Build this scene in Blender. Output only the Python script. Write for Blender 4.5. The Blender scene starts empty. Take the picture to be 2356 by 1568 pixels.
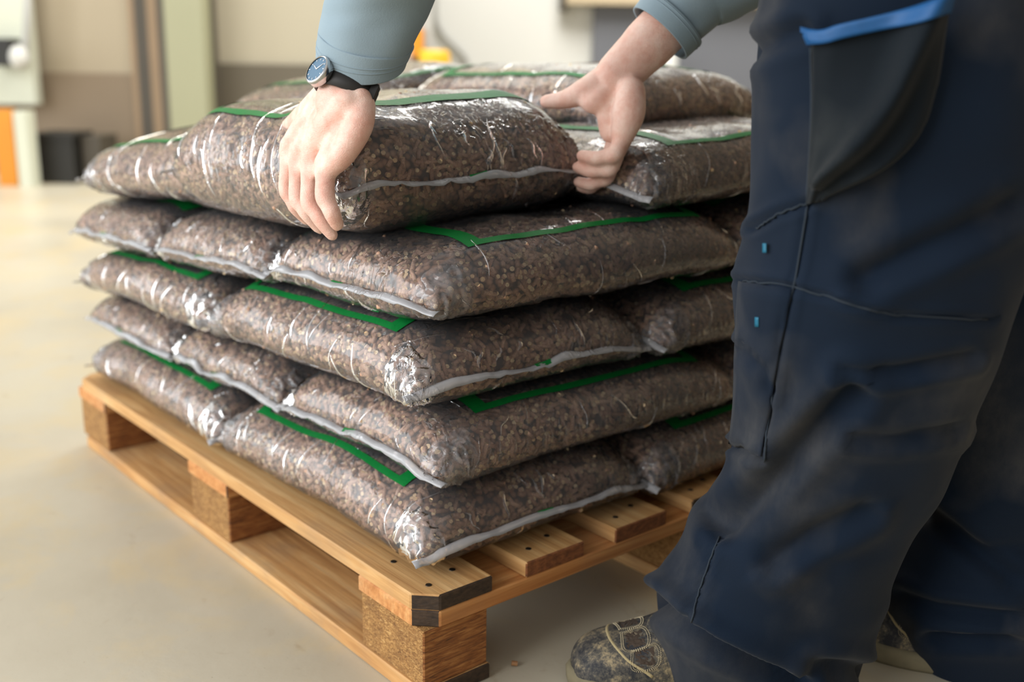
import bpy, bmesh, math, random
import numpy as np
from mathutils import Vector, Matrix
from mathutils.bvhtree import BVHTree

random.seed(4)
rng = np.random.default_rng(4)
scene = bpy.context.scene
COL = scene.collection

# ---------------------------------------------------------------- camera
CAM = np.array([-0.6720, -0.9454, 0.7686])
ROT = np.array([[0.763332, -0.645826, 0.015274],
                [0.151125, 0.201509, 0.967758],
                [0.628081, 0.736412, -0.251419]])      # right, up, forward
FPX = 2448.35
cam_data = bpy.data.cameras.new('camera')
cam = bpy.data.objects.new('camera', cam_data)
COL.objects.link(cam)
cam_data.sensor_width = 36.0
cam_data.lens = FPX * 36.0 / 2356.0
cam_data.clip_start = 0.05
cam_data.dof.use_dof = True
cam_data.dof.focus_distance = 1.24
cam_data.dof.aperture_fstop = 2.6
mw = Matrix.Identity(4)
for i in range(3):
    mw[i][0] = ROT[0][i]; mw[i][1] = ROT[1][i]; mw[i][2] = -ROT[2][i]; mw[i][3] = CAM[i]
cam.matrix_world = mw
scene.camera = cam

# ---------------------------------------------------------------- world, lights, exposure
world = bpy.data.worlds.new('world'); scene.world = world
world.use_nodes = True
world.node_tree.nodes['Background'].inputs[0].default_value = (1.0, 0.97, 0.93, 1)
world.node_tree.nodes['Background'].inputs[1].default_value = 0.68

def area(name, loc, aim, sx, sy, power, col):
    d = bpy.data.lights.new(name, 'AREA'); d.shape = 'RECTANGLE'
    d.size = sx; d.size_y = sy; d.energy = power; d.color = col
    o = bpy.data.objects.new(name, d); COL.objects.link(o)
    o.location = loc
    o.rotation_euler = (Vector(aim) - Vector(loc)).to_track_quat('-Z', 'Y').to_euler()
    return o
area('daylight_door', (-6.0, 0.8, 2.6), (0.2, 0.3, 0.4), 5.0, 4.2, 390, (0.97, 0.98, 1.0))
area('daylight_window', (-5.2, 6.0, 2.3), (0.0, 0.6, 0.4), 5.5, 4.2, 300, (0.90, 0.96, 1.0))
area('ceiling_lamp', (0.6, 4.5, 4.6), (0.8, 5.0, 0.0), 3.0, 3.0, 110, (1.0, 0.93, 0.82))
area('rear_wall_fill', (3.6, 3.6, 4.4), (4.6, 5.4, 0.8), 2.5, 2.5, 330, (1.0, 0.98, 0.94))  # added fill light, no real fixture; brightens the white wall at the back

vs = scene.view_settings
vs.view_transform = 'Standard'; vs.look = 'None'; vs.gamma = 1.0; vs.exposure = 0.0
vs.use_curve_mapping = False
scene.cycles.max_bounces = 5; scene.cycles.diffuse_bounces = 2; scene.cycles.glossy_bounces = 2; scene.cycles.transparent_max_bounces = 7
scene.cycles.caustics_reflective = False; scene.cycles.caustics_refractive = False

# ---------------------------------------------------------------- helpers
def ray(x, y):
    return ROT.T @ np.array([(x - 1178) / FPX, -(y - 784) / FPX, 1.0])
def onz(x, y, z):
    d = ray(x, y); return CAM + d * (z - CAM[2]) / d[2]
def onx(x, y, X):
    d = ray(x, y); return CAM + d * (X - CAM[0]) / d[0]
def ony(x, y, Y):
    d = ray(x, y); return CAM + d * (Y - CAM[1]) / d[1]
def at(x, y, depth):
    return CAM + ray(x, y) * depth
FH = np.array([0.6489, 0.7609, 0.0])          # horizontal viewing direction
RH = np.array([0.7609, -0.6489, 0.0])
def bg(x, y, D):
    """point seen at pixel x,y on the upright plane D metres ahead"""
    d = ray(x, y); return CAM + d * D / (d @ FH)

def tag(o, label=None, cat=None, group=None, kind=None):
    if label: o['label'] = label
    if cat: o['category'] = cat
    if group: o['group'] = group
    if kind: o['kind'] = kind
    return o
def empty(name, loc=(0, 0, 0)):
    o = bpy.data.objects.new(name, None); COL.objects.link(o)
    o.location = loc; o.empty_display_size = 0.05
    return o
def link(name, me, parent=None):
    o = bpy.data.objects.new(name, me); COL.objects.link(o)
    if parent is not None:
        o.parent = parent
        if parent.parent is None: o.matrix_parent_inverse = Matrix.Translation(-parent.location)
    return o
def mk(name, verts, faces, mats, parent=None, smooth=True, mi=None):
    me = bpy.data.meshes.new(name)
    me.from_pydata([tuple(map(float, v)) for v in verts], [], [tuple(int(i) for i in f) for f in faces])
    if not isinstance(mats, (list, tuple)): mats = [mats]
    for m in mats: me.materials.append(m)
    if mi is not None: me.polygons.foreach_set('material_index', np.array(mi, dtype=np.int32))
    me.polygons.foreach_set('use_smooth', np.full(len(me.polygons), smooth, dtype=bool))
    me.update()
    return link(name, me, parent)
def box(name, lo, hi, mats, parent=None, bevel=0.0, rot=0.0, mi=None, origin=None, jitter=0.0):
    """axis box lo..hi, its mesh written in world coordinates; rot turns it about its centre"""
    bm = bmesh.new(); bmesh.ops.create_cube(bm, size=1.0)
    lo = np.array(lo, float); hi = np.array(hi, float); c = (lo + hi) / 2; s = hi - lo
    for v in bm.verts: v.co = Vector(np.array(v.co) * s)
    if bevel:
        bmesh.ops.bevel(bm, geom=bm.edges[:], offset=bevel, segments=1, affect='EDGES')
    if jitter:
        for v in bm.verts: v.co += Vector(rng.uniform(-jitter, jitter, 3))
    if rot: bmesh.ops.rotate(bm, verts=bm.verts, matrix=Matrix.Rotation(rot, 3, 'Z'))
    me = bpy.data.meshes.new(name); bm.to_mesh(me); bm.free()
    if not isinstance(mats, (list, tuple)): mats = [mats]
    for m in mats: me.materials.append(m)
    o = link(name, me, parent)
    if parent is None: o.location = c
    else: me.transform(Matrix.Translation(Vector(c)))
    return o
def tube(pts, rad, n=12, cap=True, ell=None, up=(0, 0, 1)):
    """loft along pts with radii; ell = list of (ra, rb) instead of rad. returns verts, faces"""
    pts = [np.array(p, float) for p in pts]; V = []; F = []
    prev = None
    for i, p in enumerate(pts):
        a = pts[max(i - 1, 0)]; b = pts[min(i + 1, len(pts) - 1)]
        t = b - a; t /= np.linalg.norm(t) + 1e-12
        if prev is None:
            u = np.array(up, float); u = u - t * (u @ t)
            if np.linalg.norm(u) < 1e-4: u = np.array((1, 0, 0.)) - t * t[0]
        else: u = prev - t * (prev @ t)
        u /= np.linalg.norm(u); w = np.cross(t, u); prev = u
        ra, rb = (rad[i], rad[i]) if ell is None else ell[i]
        for k in range(n):
            an = 2 * math.pi * k / n
            V.append(p + u * ra * math.cos(an) + w * rb * math.sin(an))
    m = len(pts)
    for i in range(m - 1):
        for k in range(n):
            F.append((i * n + k, i * n + (k + 1) % n, (i + 1) * n + (k + 1) % n, (i + 1) * n + k))
    if cap:
        F.append(tuple(range(n - 1, -1, -1))); F.append(tuple((m - 1) * n + k for k in range(n)))
    return V, F
def merge(parts):
    V = []; F = []
    for v, f in parts:
        o = len(V); V += list(v); F += [tuple(i + o for i in q) for q in f]
    return V, F
def spline(pts, n):
    """Catmull-Rom through rows of pts (any width), n samples"""
    P = np.array(pts, float); P = np.vstack([2 * P[0] - P[1], P, 2 * P[-1] - P[-2]])
    out = []
    m = len(P) - 3
    for t in np.linspace(0, m - 1e-9, n):
        i = int(t); f = t - i; a, b, c, d = P[i:i + 4]
        out.append(.5 * (2 * b + (c - a) * f + (2 * a - 5 * b + 4 * c - d) * f * f + (3 * b - a - 3 * c + d) * f ** 3))
    return np.array(out)

def vnoise(P, freq, seed=0):
    """value noise, vectorised, -1..1"""
    Q = np.asarray(P, float) * freq + seed * 17.31
    I = np.floor(Q).astype(np.int64); f = Q - I; f = f * f * (3 - 2 * f)
    def h(i, j, k):
        n = (i * 374761393 + j * 668265263 + k * 2147483647 + seed * 974711) & 0xffffffff
        n = ((n ^ (n >> 13)) * 1274126177) & 0xffffffff
        return ((n ^ (n >> 16)) & 0xffff) / 32767.5 - 1
    r = 0
    for a in (0, 1):
        for b in (0, 1):
            for c in (0, 1):
                w = (f[:, 0] if a else 1 - f[:, 0]) * (f[:, 1] if b else 1 - f[:, 1]) * (f[:, 2] if c else 1 - f[:, 2])
                r = r + w * h(I[:, 0] + a, I[:, 1] + b, I[:, 2] + c)
    return r

# ---------------------------------------------------------------- materials
class NT:
    def __init__(s, name):
        s.m = bpy.data.materials.new(name); s.m.use_nodes = True
        s.t = s.m.node_tree; s.t.nodes.clear()
        s.out = s.n('ShaderNodeOutputMaterial')
    def n(s, typ, ins=None, **kw):
        x = s.t.nodes.new(typ)
        for k, v in kw.items(): setattr(x, k, v)
        for k, v in (ins or {}).items():
            if isinstance(v, bpy.types.NodeSocket): s.t.links.new(v, x.inputs[k])
            else: x.inputs[k].default_value = v
        return x
    def ln(s, a, b): s.t.links.new(a, b)
    def coords(s, kind='Object', scale=(1, 1, 1), rot=(0, 0, 0)):
        c = s.n('ShaderNodeTexCoord'); m = s.n('ShaderNodeMapping')
        s.ln(c.outputs[kind], m.inputs[0]); m.inputs['Scale'].default_value = scale; m.inputs['Rotation'].default_value = rot
        return m.outputs[0]
    def noise(s, vec, scale, detail=3, rough=.5, dist=0.0):
        return s.n('ShaderNodeTexNoise', {'Vector': vec, 'Scale': scale, 'Detail': detail, 'Roughness': rough, 'Distortion': dist}).outputs['Fac']
    def ramp(s, fac, stops):
        r = s.n('ShaderNodeValToRGB', {'Fac': fac}); e = r.color_ramp.elements
        while len(e) < len(stops): e.new(0.5)
        for el, (p, c) in zip(e, stops):
            el.position = p; el.color = (*c, 1) if len(c) == 3 else c
        return r.outputs[0]
    def mix(s, fac, a, b, mode='MIX'):
        x = s.n('ShaderNodeMix', data_type='RGBA', blend_type=mode)
        for i, v in ((0, fac), (6, a), (7, b)):
            if isinstance(v, bpy.types.NodeSocket): s.ln(v, x.inputs[i])
            elif i == 0: x.inputs[0].default_value = v
            else: x.inputs[i].default_value = (*v, 1)
        return x.outputs[2]
    def bump(s, h, strength, dist=0.002):
        return s.n('ShaderNodeBump', {'Height': h, 'Strength': strength, 'Distance': dist}).outputs[0]
    def pbr(s, col, rough=.5, normal=None, **kw):
        b = s.n('ShaderNodeBsdfPrincipled')
        if isinstance(col, bpy.types.NodeSocket): s.ln(col, b.inputs['Base Color'])
        else: b.inputs['Base Color'].default_value = (*col, 1)
        if isinstance(rough, bpy.types.NodeSocket): s.ln(rough, b.inputs['Roughness'])
        else: b.inputs['Roughness'].default_value = rough
        if normal is not None: s.ln(normal, b.inputs['Normal'])
        for k, v in kw.items():
            b.inputs[k.replace('_', ' ')].default_value = v
        s.ln(b.outputs[0], s.out.inputs[0])
        return b

def srgb(r, g, b):
    return tuple((c / 255 / 12.92 if c / 255 <= .04045 else ((c / 255 + .055) / 1.055) ** 2.4) for c in (r, g, b))

def plain(name, col, rough=.5, var=.15, scale=6.0, **kw):
    t = NT(name); v = t.coords()
    f = t.noise(v, scale, 4)
    c = t.mix(f, tuple(x * (1 - var) for x in col), tuple(min(1, x * (1 + var)) for x in col))
    t.pbr(c, rough, **kw); return t.m

def wood_mat(name, c1, c2, c3, axis=1, grey=0.25):
    t = NT(name)
    sc = [22, 22, 22]; sc[axis] = 1.3
    v = t.coords('Object', tuple(sc))
    g = t.noise(v, 2.2, 5, .6, .9)
    sc2 = [120, 120, 120]; sc2[axis] = 4
    f = t.noise(t.coords('Object', tuple(sc2)), 1.5, 3, .6)
    c = t.ramp(g, [(.28, c1), (.5, c2), (.68, c3)])
    c = t.mix(t.ramp(f, [(.35, (0, 0, 0)), (.75, (.35, .35, .35))]), c, tuple(x * .55 for x in c1), 'MIX')
    w = t.noise(t.coords('Object', (3, 3, 3)), 2.0, 4, .6)
    c = t.mix(t.ramp(w, [(.5, (0, 0, 0)), (.75, (grey, grey, grey))]), c, (.2, .17, .14))
    t.pbr(c, .62, t.bump(f, .35, .002), Specular_IOR_Level=.3)
    return t.m
M_WOOD = wood_mat('pine', srgb(176, 128, 78), srgb(206, 160, 104), srgb(222, 184, 130))
M_WOODX = wood_mat('pine_cross', srgb(170, 108, 58), srgb(208, 146, 88), srgb(220, 168, 110), axis=0)
M_WOODB = wood_mat('pine_bottom', srgb(170, 120, 72), srgb(204, 156, 100), srgb(220, 180, 126), grey=.5)
def end_mat(name, a, b):
    t = NT(name); v = t.coords('Object', (60, 20, 120))
    t.pbr(t.ramp(t.noise(v, 1.5, 4, .6), [(.3, a), (.7, b)]), .75, t.bump(t.noise(v, 3, 3), .4, .002)); return t.m
M_END = end_mat('sawn_end', srgb(92, 52, 28), srgb(150, 92, 52))
M_ENDDARK = end_mat('stained_end', srgb(38, 28, 20), srgb(74, 56, 40))
def chip():
    t = NT('chipboard'); v = t.coords('Object', (1, 1, 2.2))
    a = t.noise(v, 190, 4, .7, 1.2); b = t.noise(v, 30, 3, .6)
    c = t.ramp(a, [(.3, srgb(86, 56, 26)), (.47, srgb(168, 120, 64)), (.62, srgb(206, 160, 96)), (.75, srgb(232, 196, 140))])
    c = t.mix(t.ramp(b, [(.4, (0, 0, 0)), (.75, (.55, .55, .55))]), c, srgb(110, 70, 34))
    t.pbr(c, .8, t.bump(a, .9, .003)); return t.m
M_CHIP = chip()
def chip2():
    t = NT('chipboard_face'); v = t.coords('Object', (6, 6, 60), (0, .12, 0))
    a = t.noise(v, 4.5, 5, .7, .8)
    c = t.ramp(a, [(.3, srgb(70, 40, 18)), (.5, srgb(150, 92, 44)), (.7, srgb(196, 140, 80))])
    t.pbr(c, .75, t.bump(a, .7, .003)); return t.m
M_CHIP2 = chip2()

def floor_mat():
    t = NT('worn_concrete'); v = t.coords('Object')
    a = t.noise(v, .9, 5, .6, .3); b = t.noise(v, 3.4, 5, .65, .5); d = t.noise(v, 260, 3, .7); e = t.noise(v, 14, 5, .7, 1.0)
    c = t.ramp(a, [(.3, srgb(176, 168, 148)), (.55, srgb(194, 187, 168)), (.75, srgb(204, 188, 146))])
    c = t.mix(t.ramp(b, [(.48, (0, 0, 0)), (.72, (.6, .6, .6))]), c, srgb(208, 184, 130))
    c = t.mix(t.ramp(e, [(.62, (0, 0, 0)), (.78, (.5, .5, .5))]), c, srgb(150, 128, 98))
    c = t.mix(t.ramp(d, [(.67, (0, 0, 0)), (.74, (.8, .8, .8))]), c, srgb(112, 96, 74))
    r = t.n('ShaderNodeMapRange', {0: b, 3: .22, 4: .5}).outputs[0]
    t.pbr(c, r, t.bump(t.noise(v, 40, 4, .6), .12, .004), Specular_IOR_Level=.4); return t.m
M_FLOOR = floor_mat()

def film_mat(name, haze, rough, wr, tint=(.97, .97, .98)):
    t = NT(name)
    v = t.coords('Object')
    a = t.noise(t.coords('Object', (1, 1, .22), (.25, .2, 0)), 70, 2, .5, .6)
    b = t.noise(v, 24, 3, .55, .8)
    r1 = t.n('ShaderNodeMath', {0: a, 1: .5}, operation='SUBTRACT').outputs[0]
    r1 = t.n('ShaderNodeMath', {0: r1}, operation='ABSOLUTE').outputs[0]
    r1 = t.n('ShaderNodeMapRange', {0: r1, 1: 0.0, 2: .035, 3: 1.0, 4: 0.0}).outputs[0]
    msk = t.n('ShaderNodeMapRange', {0: t.noise(v, 9, 2), 1: .5, 2: .62}).outputs[0]
    r1 = t.n('ShaderNodeMath', {0: r1, 1: msk}, operation='MULTIPLY').outputs[0]
    hgt = t.n('ShaderNodeMath', {0: r1, 1: b}, operation='ADD').outputs[0]
    nrm = t.bump(hgt, wr, .004)
    fr = t.n('ShaderNodeFresnel', {'IOR': 1.46, 'Normal': nrm}).outputs[0]
    fr = t.n('ShaderNodeMath', {0: fr, 1: 1.05}, operation='MULTIPLY', use_clamp=True).outputs[0]
    tr = t.n('ShaderNodeBsdfTransparent', {'Color': (*tint, 1)})
    df = t.n('ShaderNodeBsdfDiffuse', {'Color': (.9, .9, .93, 1), 'Normal': nrm})
    gl = t.n('ShaderNodeBsdfGlossy', {'Color': (1, 1, 1, 1), 'Roughness': rough, 'Normal': nrm})
    m1 = t.n('ShaderNodeMixShader', {0: haze, 1: tr.outputs[0], 2: df.outputs[0]})
    m2 = t.n('ShaderNodeMixShader', {0: fr, 1: m1.outputs[0], 2: gl.outputs[0]})
    t.ln(m2.outputs[0], t.out.inputs[0]); return t.m
M_FILM = film_mat('clear_film', .065, .14, .5)
M_CRUMPLE = film_mat('crumpled_film', .10, .07, .5)
M_SEAL = film_mat('sealed_film', .36, .2, .4)
def green_mat():
    t = NT('green_print'); a = t.noise(t.coords(), 30, 3)
    c = t.mix(a, srgb(0, 104, 42), srgb(6, 124, 54))
    t.pbr(c, .5, t.bump(t.noise(t.coords(), 70, 3, .5, 1.0), .25, .003), Specular_IOR_Level=.25); return t.m
M_GREEN = green_mat()
M_PRINT_PALE = plain('pale_print', srgb(214, 200, 186), .35, .12, 40)
M_PRINT_ORANGE = plain('orange_print', srgb(222, 132, 52), .35, .2, 60)

def pellet_mat():
    t = NT('wood_pellet'); at_ = t.n('ShaderNodeAttribute', attribute_name='Col')
    a = t.noise(t.coords('Object'), 700, 2, .6)
    c = t.mix(t.ramp(a, [(.35, (0, 0, 0)), (.7, (.5, .5, .5))]), at_.outputs['Color'], (.12, .075, .05))
    t.pbr(c, .55, t.bump(a, .4, .0008), Specular_IOR_Level=.35); return t.m
M_PELLET = pellet_mat()
def core_mat():
    t = NT('pellet_bulk')
    v = t.coords('Object')
    w = t.n('ShaderNodeTexVoronoi', {'Vector': v, 'Scale': 120.0}, feature='F1')
    c = t.ramp(w.outputs['Distance'], [(.1, srgb(172, 132, 106)), (.45, srgb(136, 102, 80)), (.7, srgb(64, 48, 38))])
    hs = t.mix(.35, c, w.outputs['Color'], 'SOFT_LIGHT')
    t.pbr(c, .7, t.bump(w.outputs['Distance'], -.8, .004)); return t.m
M_CORE = core_mat()

# ---------------------------------------------------------------- the hall
fl = mk('floor', [(-14, -14, 0), (22, -14, 0), (22, 22, 0), (-14, 22, 0)], [(0, 1, 2, 3)], M_FLOOR, smooth=False)
tag(fl, 'worn beige concrete hall floor', 'floor', kind='structure')

M_WALL_UP = plain('beige_wall', srgb(172, 160, 138), .8, .05, 1.2)
M_WALL_DADO = plain('brown_dado', srgb(132, 116, 96), .7, .08, 1.5)
M_WALL_DADO2 = plain('grey_dado', srgb(96, 89, 76), .7, .08, 1.5)
M_WALL_WHITE = plain('white_wall', srgb(206, 206, 201), .75, .03, 1.2)
M_COLUMN = plain('olive_column', srgb(150, 150, 122), .6, .05, 2)
M_DARKSTEEL = plain('dark_steel', srgb(74, 68, 58), .6, .1, 3)
M_TANSTEEL = plain('tan_steel', srgb(150, 126, 98), .6, .08, 3)
M_GREYDOOR = plain('grey_door', srgb(98, 100, 106), .6, .06, 2)
M_BLACK = plain('black_plastic', srgb(30, 29, 26), .6, .2, 8)
M_YELLOW = plain('safety_yellow', srgb(222, 170, 26), .5, .05, 4)
M_ORANGE = plain('safety_orange', srgb(218, 138, 18), .5, .05, 4)
M_GREYPAINT = plain('grey_paint', srgb(170, 170, 166), .6, .05, 4)
M_PALE = plain('pale_paint', srgb(205, 208, 190), .6, .06, 4)
M_BEIGEBEAM = plain('beige_beam', srgb(176, 160, 132), .7, .05, 3)

YAW = math.atan2(RH[1], RH[0])
def panel(name, x0, x1, z0, z1, D, thick, mat, parent=None):
    """upright slab facing the viewer's side of the hall, between the sight lines x0 and x1 at distance D"""
    a = bg(x0, 150, D); b = bg(x1, 150, D)
    c = (a + b) / 2 + FH * thick / 2; w = np.linalg.norm((b - a)[:2])
    return box(name, (c[0] - w / 2, c[1] - thick / 2, z0), (c[0] + w / 2, c[1] + thick / 2, z1), mat, parent, rot=YAW)
def zof(y, x, D): return bg(x, y, D)[2]
D1 = 7.3
w = panel('wall_back', -900, 480, 0, 4.5, D1, .15, M_WALL_UP); tag(w, 'beige painted rear wall of the hall', 'wall', kind='structure')
w = panel('trim_1', -900, 304, 0, zof(168, 200, D1), D1 - .02, .02, M_WALL_DADO); tag(w, 'brown dado panel along the rear wall', 'trim', kind='structure')
w = panel('wall_middle', 470, 985, 0, 4.5, D1 + .1, .15, plain('grey_beige_wall', srgb(170, 163, 144), .8, .05, 1.2)); tag(w, 'grey beige rear wall beside the column', 'wall', kind='structure')
w = panel('trim_2', 492, 985, 0, zof(148, 620, D1), D1 + .07, .03, M_WALL_DADO2); tag(w, 'dark grey dado panel beside the column', 'trim', kind='structure')
w = panel('wall_right', 960, 2700, 0, 4.5, 9.0, .15, M_WALL_WHITE); tag(w, 'white painted hall wall behind the stack', 'wall', kind='structure')
c = panel('column', 384, 472, 0, 4.5, D1 - .28, .28, M_COLUMN); tag(c, 'olive grey square hall column', 'column', kind='structure')
c = panel('trim_3', 472, 494, 0, 4.5, D1 - .1, .1, M_DARKSTEEL); tag(c, 'dark steel strip right of the olive column', 'trim', kind='structure')
c = panel('trim_4', 368, 385, 0, 4.5, D1 - .22, .2, M_DARKSTEEL); tag(c, 'dark steel strip left of the olive column', 'trim', kind='structure')
c = panel('trim_5', 345, 368, 0, 4.5, D1 - .1, .1, M_TANSTEEL); tag(c, 'tan steel door post', 'trim', kind='structure')
c = panel('trim_6', 316, 345, 0, 4.5, D1 - .08, .08, M_DARKSTEEL); tag(c, 'dark steel door post', 'trim', kind='structure')
c = panel('trim_7', 303, 316, 0, 4.5, D1 - .06, .06, M_TANSTEEL); tag(c, 'narrow tan steel door post', 'trim', kind='structure')
d = panel('door_1', 1362, 1800, 0, zof(12, 1500, 8.9), 8.9, .08, M_GREYDOOR); tag(d, 'dark grey hall door in the white wall', 'door', kind='structure')
d = panel('trim_8', 1300, 1820, zof(12, 1500, 8.8), zof(12, 1500, 8.8) + .25, 8.75, .2, M_BEIGEBEAM); tag(d, 'beige beam above the grey hall door', 'trim', kind='structure')

_a = CAM + RH * 1.75 - FH * 1.6; _b = CAM + RH * 1.75 + FH * 5.2; _t = RH * .12  # unseen slab added to keep world light off the right-hand sides
w = mk('wall_light_blocker', [(*_a[:2], 0), (*_b[:2], 0), (*(_b + _t)[:2], 0), (*(_a + _t)[:2], 0), (*_a[:2], 4.5), (*_b[:2], 4.5), (*(_b + _t)[:2], 4.5), (*(_a + _t)[:2], 4.5)],
       [(3, 2, 1, 0), (4, 5, 6, 7), (0, 1, 5, 4), (1, 2, 6, 5), (2, 3, 7, 6), (3, 0, 4, 7)], M_WALL_DADO, smooth=False); tag(w, 'unseen brown wall added to block light from the right', 'wall', kind='structure')
# bollard with black band, hazard board on a grey post
def cyl(name, base, r, z0, z1, mat, parent=None, n=24, bev=.02):
    V, F = tube([(base[0], base[1], z0), (base[0], base[1], z0 + bev), (base[0], base[1], z1 - bev), (base[0], base[1], z1)],
                [r - bev * .5, r, r, r - bev * .8], n)
    return mk(name, V, F, mat, parent)
DB = 6.2
b0 = bg(1000, 150, DB)
bo = empty('bollard', (b0[0], b0[1], 0)); tag(bo, 'yellow safety bollard in front of the white wall', 'bollard')
rb = 35 / FPX * DB
cyl('post', b0, rb, 0, zof(115, 1000, DB), M_YELLOW, bo)
cyl('base_plate', b0, rb * 1.5, 0, .015, M_YELLOW, bo, bev=.004)
zb = zof(168, 1000, DB)
V, F = [], []
for k in range(6):
    for z in (zb - .03, zb + .03):
        an = YAW - .35 - k * .12
        V.append((b0[0] + math.cos(an) * (rb + .002), b0[1] + math.sin(an) * (rb + .002), z + (.02 if k % 2 else 0)))
for k in range(5): F.append((2 * k, 2 * k + 2, 2 * k + 3, 2 * k + 1))
mk('black_mark', V, F, M_BLACK, bo)
DP = 6.8
p0 = bg(958, 150, DP)
po = empty('hazard_post', (p0[0], p0[1], 0)); tag(po, 'grey post with orange and black hazard board beside bollard', 'post')
panel('post', 925, 995, 0, 2.6, DP + .03, .12, M_GREYPAINT, po)
panel('hazard_board', 946, 974, zof(240, 960, DP), zof(66, 960, DP), DP, .02, M_ORANGE, po)
def hz_stripe(y0):
    a = bg(946, y0 + 26, DP - .004); b = bg(974, y0, DP - .004); c_ = bg(974, y0 + 24, DP - .004); d_ = bg(946, y0 + 50, DP - .004)
    V = [a, b, c_, d_] + [q + FH * .003 for q in (a, b, c_, d_)]
    mk('black_stripe', V, [(0, 1, 2, 3), (7, 6, 5, 4), (0, 4, 5, 1), (1, 5, 6, 2), (2, 6, 7, 3), (3, 7, 4, 0)], M_BLACK, po, smooth=False)
hz_stripe(112); hz_stripe(186)
# conduit pipe on white wall
pp = spline([bg(1002, -40, 8.95), bg(1004, 40, 8.95), bg(1020, 78, 8.95), bg(1050, 108, 8.95), bg(1072, 135, 8.95), bg(1076, 175, 8.95), bg(1076, 400, 8.95)], 40)
V, F = tube(pp, [.02] * 40, 8)
o = mk('conduit_pipe', V, F, M_GREYPAINT); tag(o, 'bent grey conduit pipe fixed to the white wall', 'pipe')
o = panel('junction_box', 1284, 1302, zof(26, 1290, 8.9), zof(-40, 1290, 8.9), 8.85, .12, M_DARKSTEEL); tag(o, 'small dark junction box high on the white wall', 'box')
pw = bg(1530, 150, 8.5)
po2 = empty('guard_post', (pw[0], pw[1], 0)); tag(po2, 'white guard post standing before the grey door', 'post')
cyl('post', pw, 28 / FPX * 8.5, 0, zof(118, 1530, 8.5), M_WALL_WHITE, po2)
cyl('base_plate', pw, 45 / FPX * 8.5, 0, .015, M_WALL_WHITE, po2, bev=.004)
# left group: dark crate, posts, machine
DC = 6.7
cr = empty('plastic_crate', tuple(bg(105, 380, DC)[:2]) + (0,)); tag(cr, 'black plastic crate on floor against the brown dado', 'crate')
panel('body', 58, 150, 0, zof(312, 100, DC), DC, .3, M_BLACK, cr)
panel('rim', 54, 154, zof(318, 100, DC), zof(306, 100, DC), DC - .012, .324, M_BLACK, cr)
o = panel('grey_box', 172, 215, 0, zof(316, 180, DC), DC + .1, .3, M_DARKSTEEL); tag(o, 'grey box right of the black crate', 'box')
q0 = bg(36, 380, 6.6); yp = empty('barrier_post', (q0[0], q0[1], 0)); tag(yp, 'pale barrier post with a yellow face left of crate', 'post')
panel('post', 18, 48, 0, zof(255, 30, 6.5), 6.5, .12, M_PALE, yp)
panel('yellow_face', -30, 15, 0, zof(250, 0, 6.58), 6.55, .06, M_ORANGE, yp)
q0 = bg(30, 380, 7.0); mc = empty('wall_machine', (q0[0], q0[1], 0)); tag(mc, 'pale wall-mounted pump unit with dark motor and white float', 'machine')
panel('backplate', -60, 74, zof(240, 30, 7.05), 2.0, 7.1, .1, M_PALE, mc)
panel('motor', -40, 26, zof(152, 10, 6.9), zof(88, 10, 6.9), 6.9, .16, M_BLACK, mc)
sp = bg(44, 132, 6.9)
bm = bmesh.new(); bmesh.ops.create_uvsphere(bm, u_segments=16, v_segments=10, radius=.06)
for v_ in bm.verts: v_.co = Vector((v_.co.x, v_.co.y, v_.co.z * 1.25)) + Vector(sp)
me = bpy.data.meshes.new('float'); bm.to_mesh(me); bm.free(); me.materials.append(M_WALL_WHITE); link('white_float', me, mc)
V, F = tube([bg(62, -60, 6.95), bg(62, 60, 6.95), bg(58, 120, 6.95), bg(44, 132, 6.95)], [.025] * 4, 8); mk('pipe', V, F, M_GREYPAINT, mc)

# ---------------------------------------------------------------- pallet
PW, PL = 1.0, 1.2
pal = empty('pallet', (PW / 2, PL / 2, 0)); tag(pal, 'wooden block pallet under the stack of pellet bags', 'pallet')
def prism(name, outline, z0, z1, mats, mi_fn, parent):
    n = len(outline); V = [(x, y, z0) for x, y in outline] + [(x, y, z1) for x, y in outline]
    F = [tuple(range(n - 1, -1, -1)), tuple(range(n, 2 * n))] + [(k, (k + 1) % n, n + (k + 1) % n, n + k) for k in range(n)]
    bm = bmesh.new(); vv = [bm.verts.new(v) for v in V]
    for f in F: bm.faces.new([vv[i] for i in f])
    bm.normal_update()
    bmesh.ops.bevel(bm, geom=bm.edges[:], offset=.0018, segments=1, affect='EDGES')
    bm.normal_update()
    me = bpy.data.meshes.new(name); bm.to_mesh(me); bm.free()
    for m in mats: me.materials.append(m)
    for p_ in me.polygons: p_.material_index = mi_fn(p_.normal)
    return link(name, me, parent)
CH = .026
deckx = [(0, .109), (.165, .270), (.330, .436), (.493, .600), (.692, .800), (.892, 1.0)]
for i, (a, b) in enumerate(deckx):
    ol = [(a, 0), (b, 0), (b, PL), (a, PL)]
    if i == 0: ol = [(a + CH, 0), (b, 0), (b, PL), (a + CH, PL), (a, PL - CH), (a, CH)]
    if i == 5: ol = [(a, 0), (b - CH, 0), (b, CH), (b, PL - CH), (b - CH, PL), (a, PL)]
    em = M_ENDDARK if i in (0, 3) else M_END
    prism('deck_board', ol, .122, .144, [M_WOOD, em], lambda n: 1 if n.y < -.6 else 0, pal)
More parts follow.
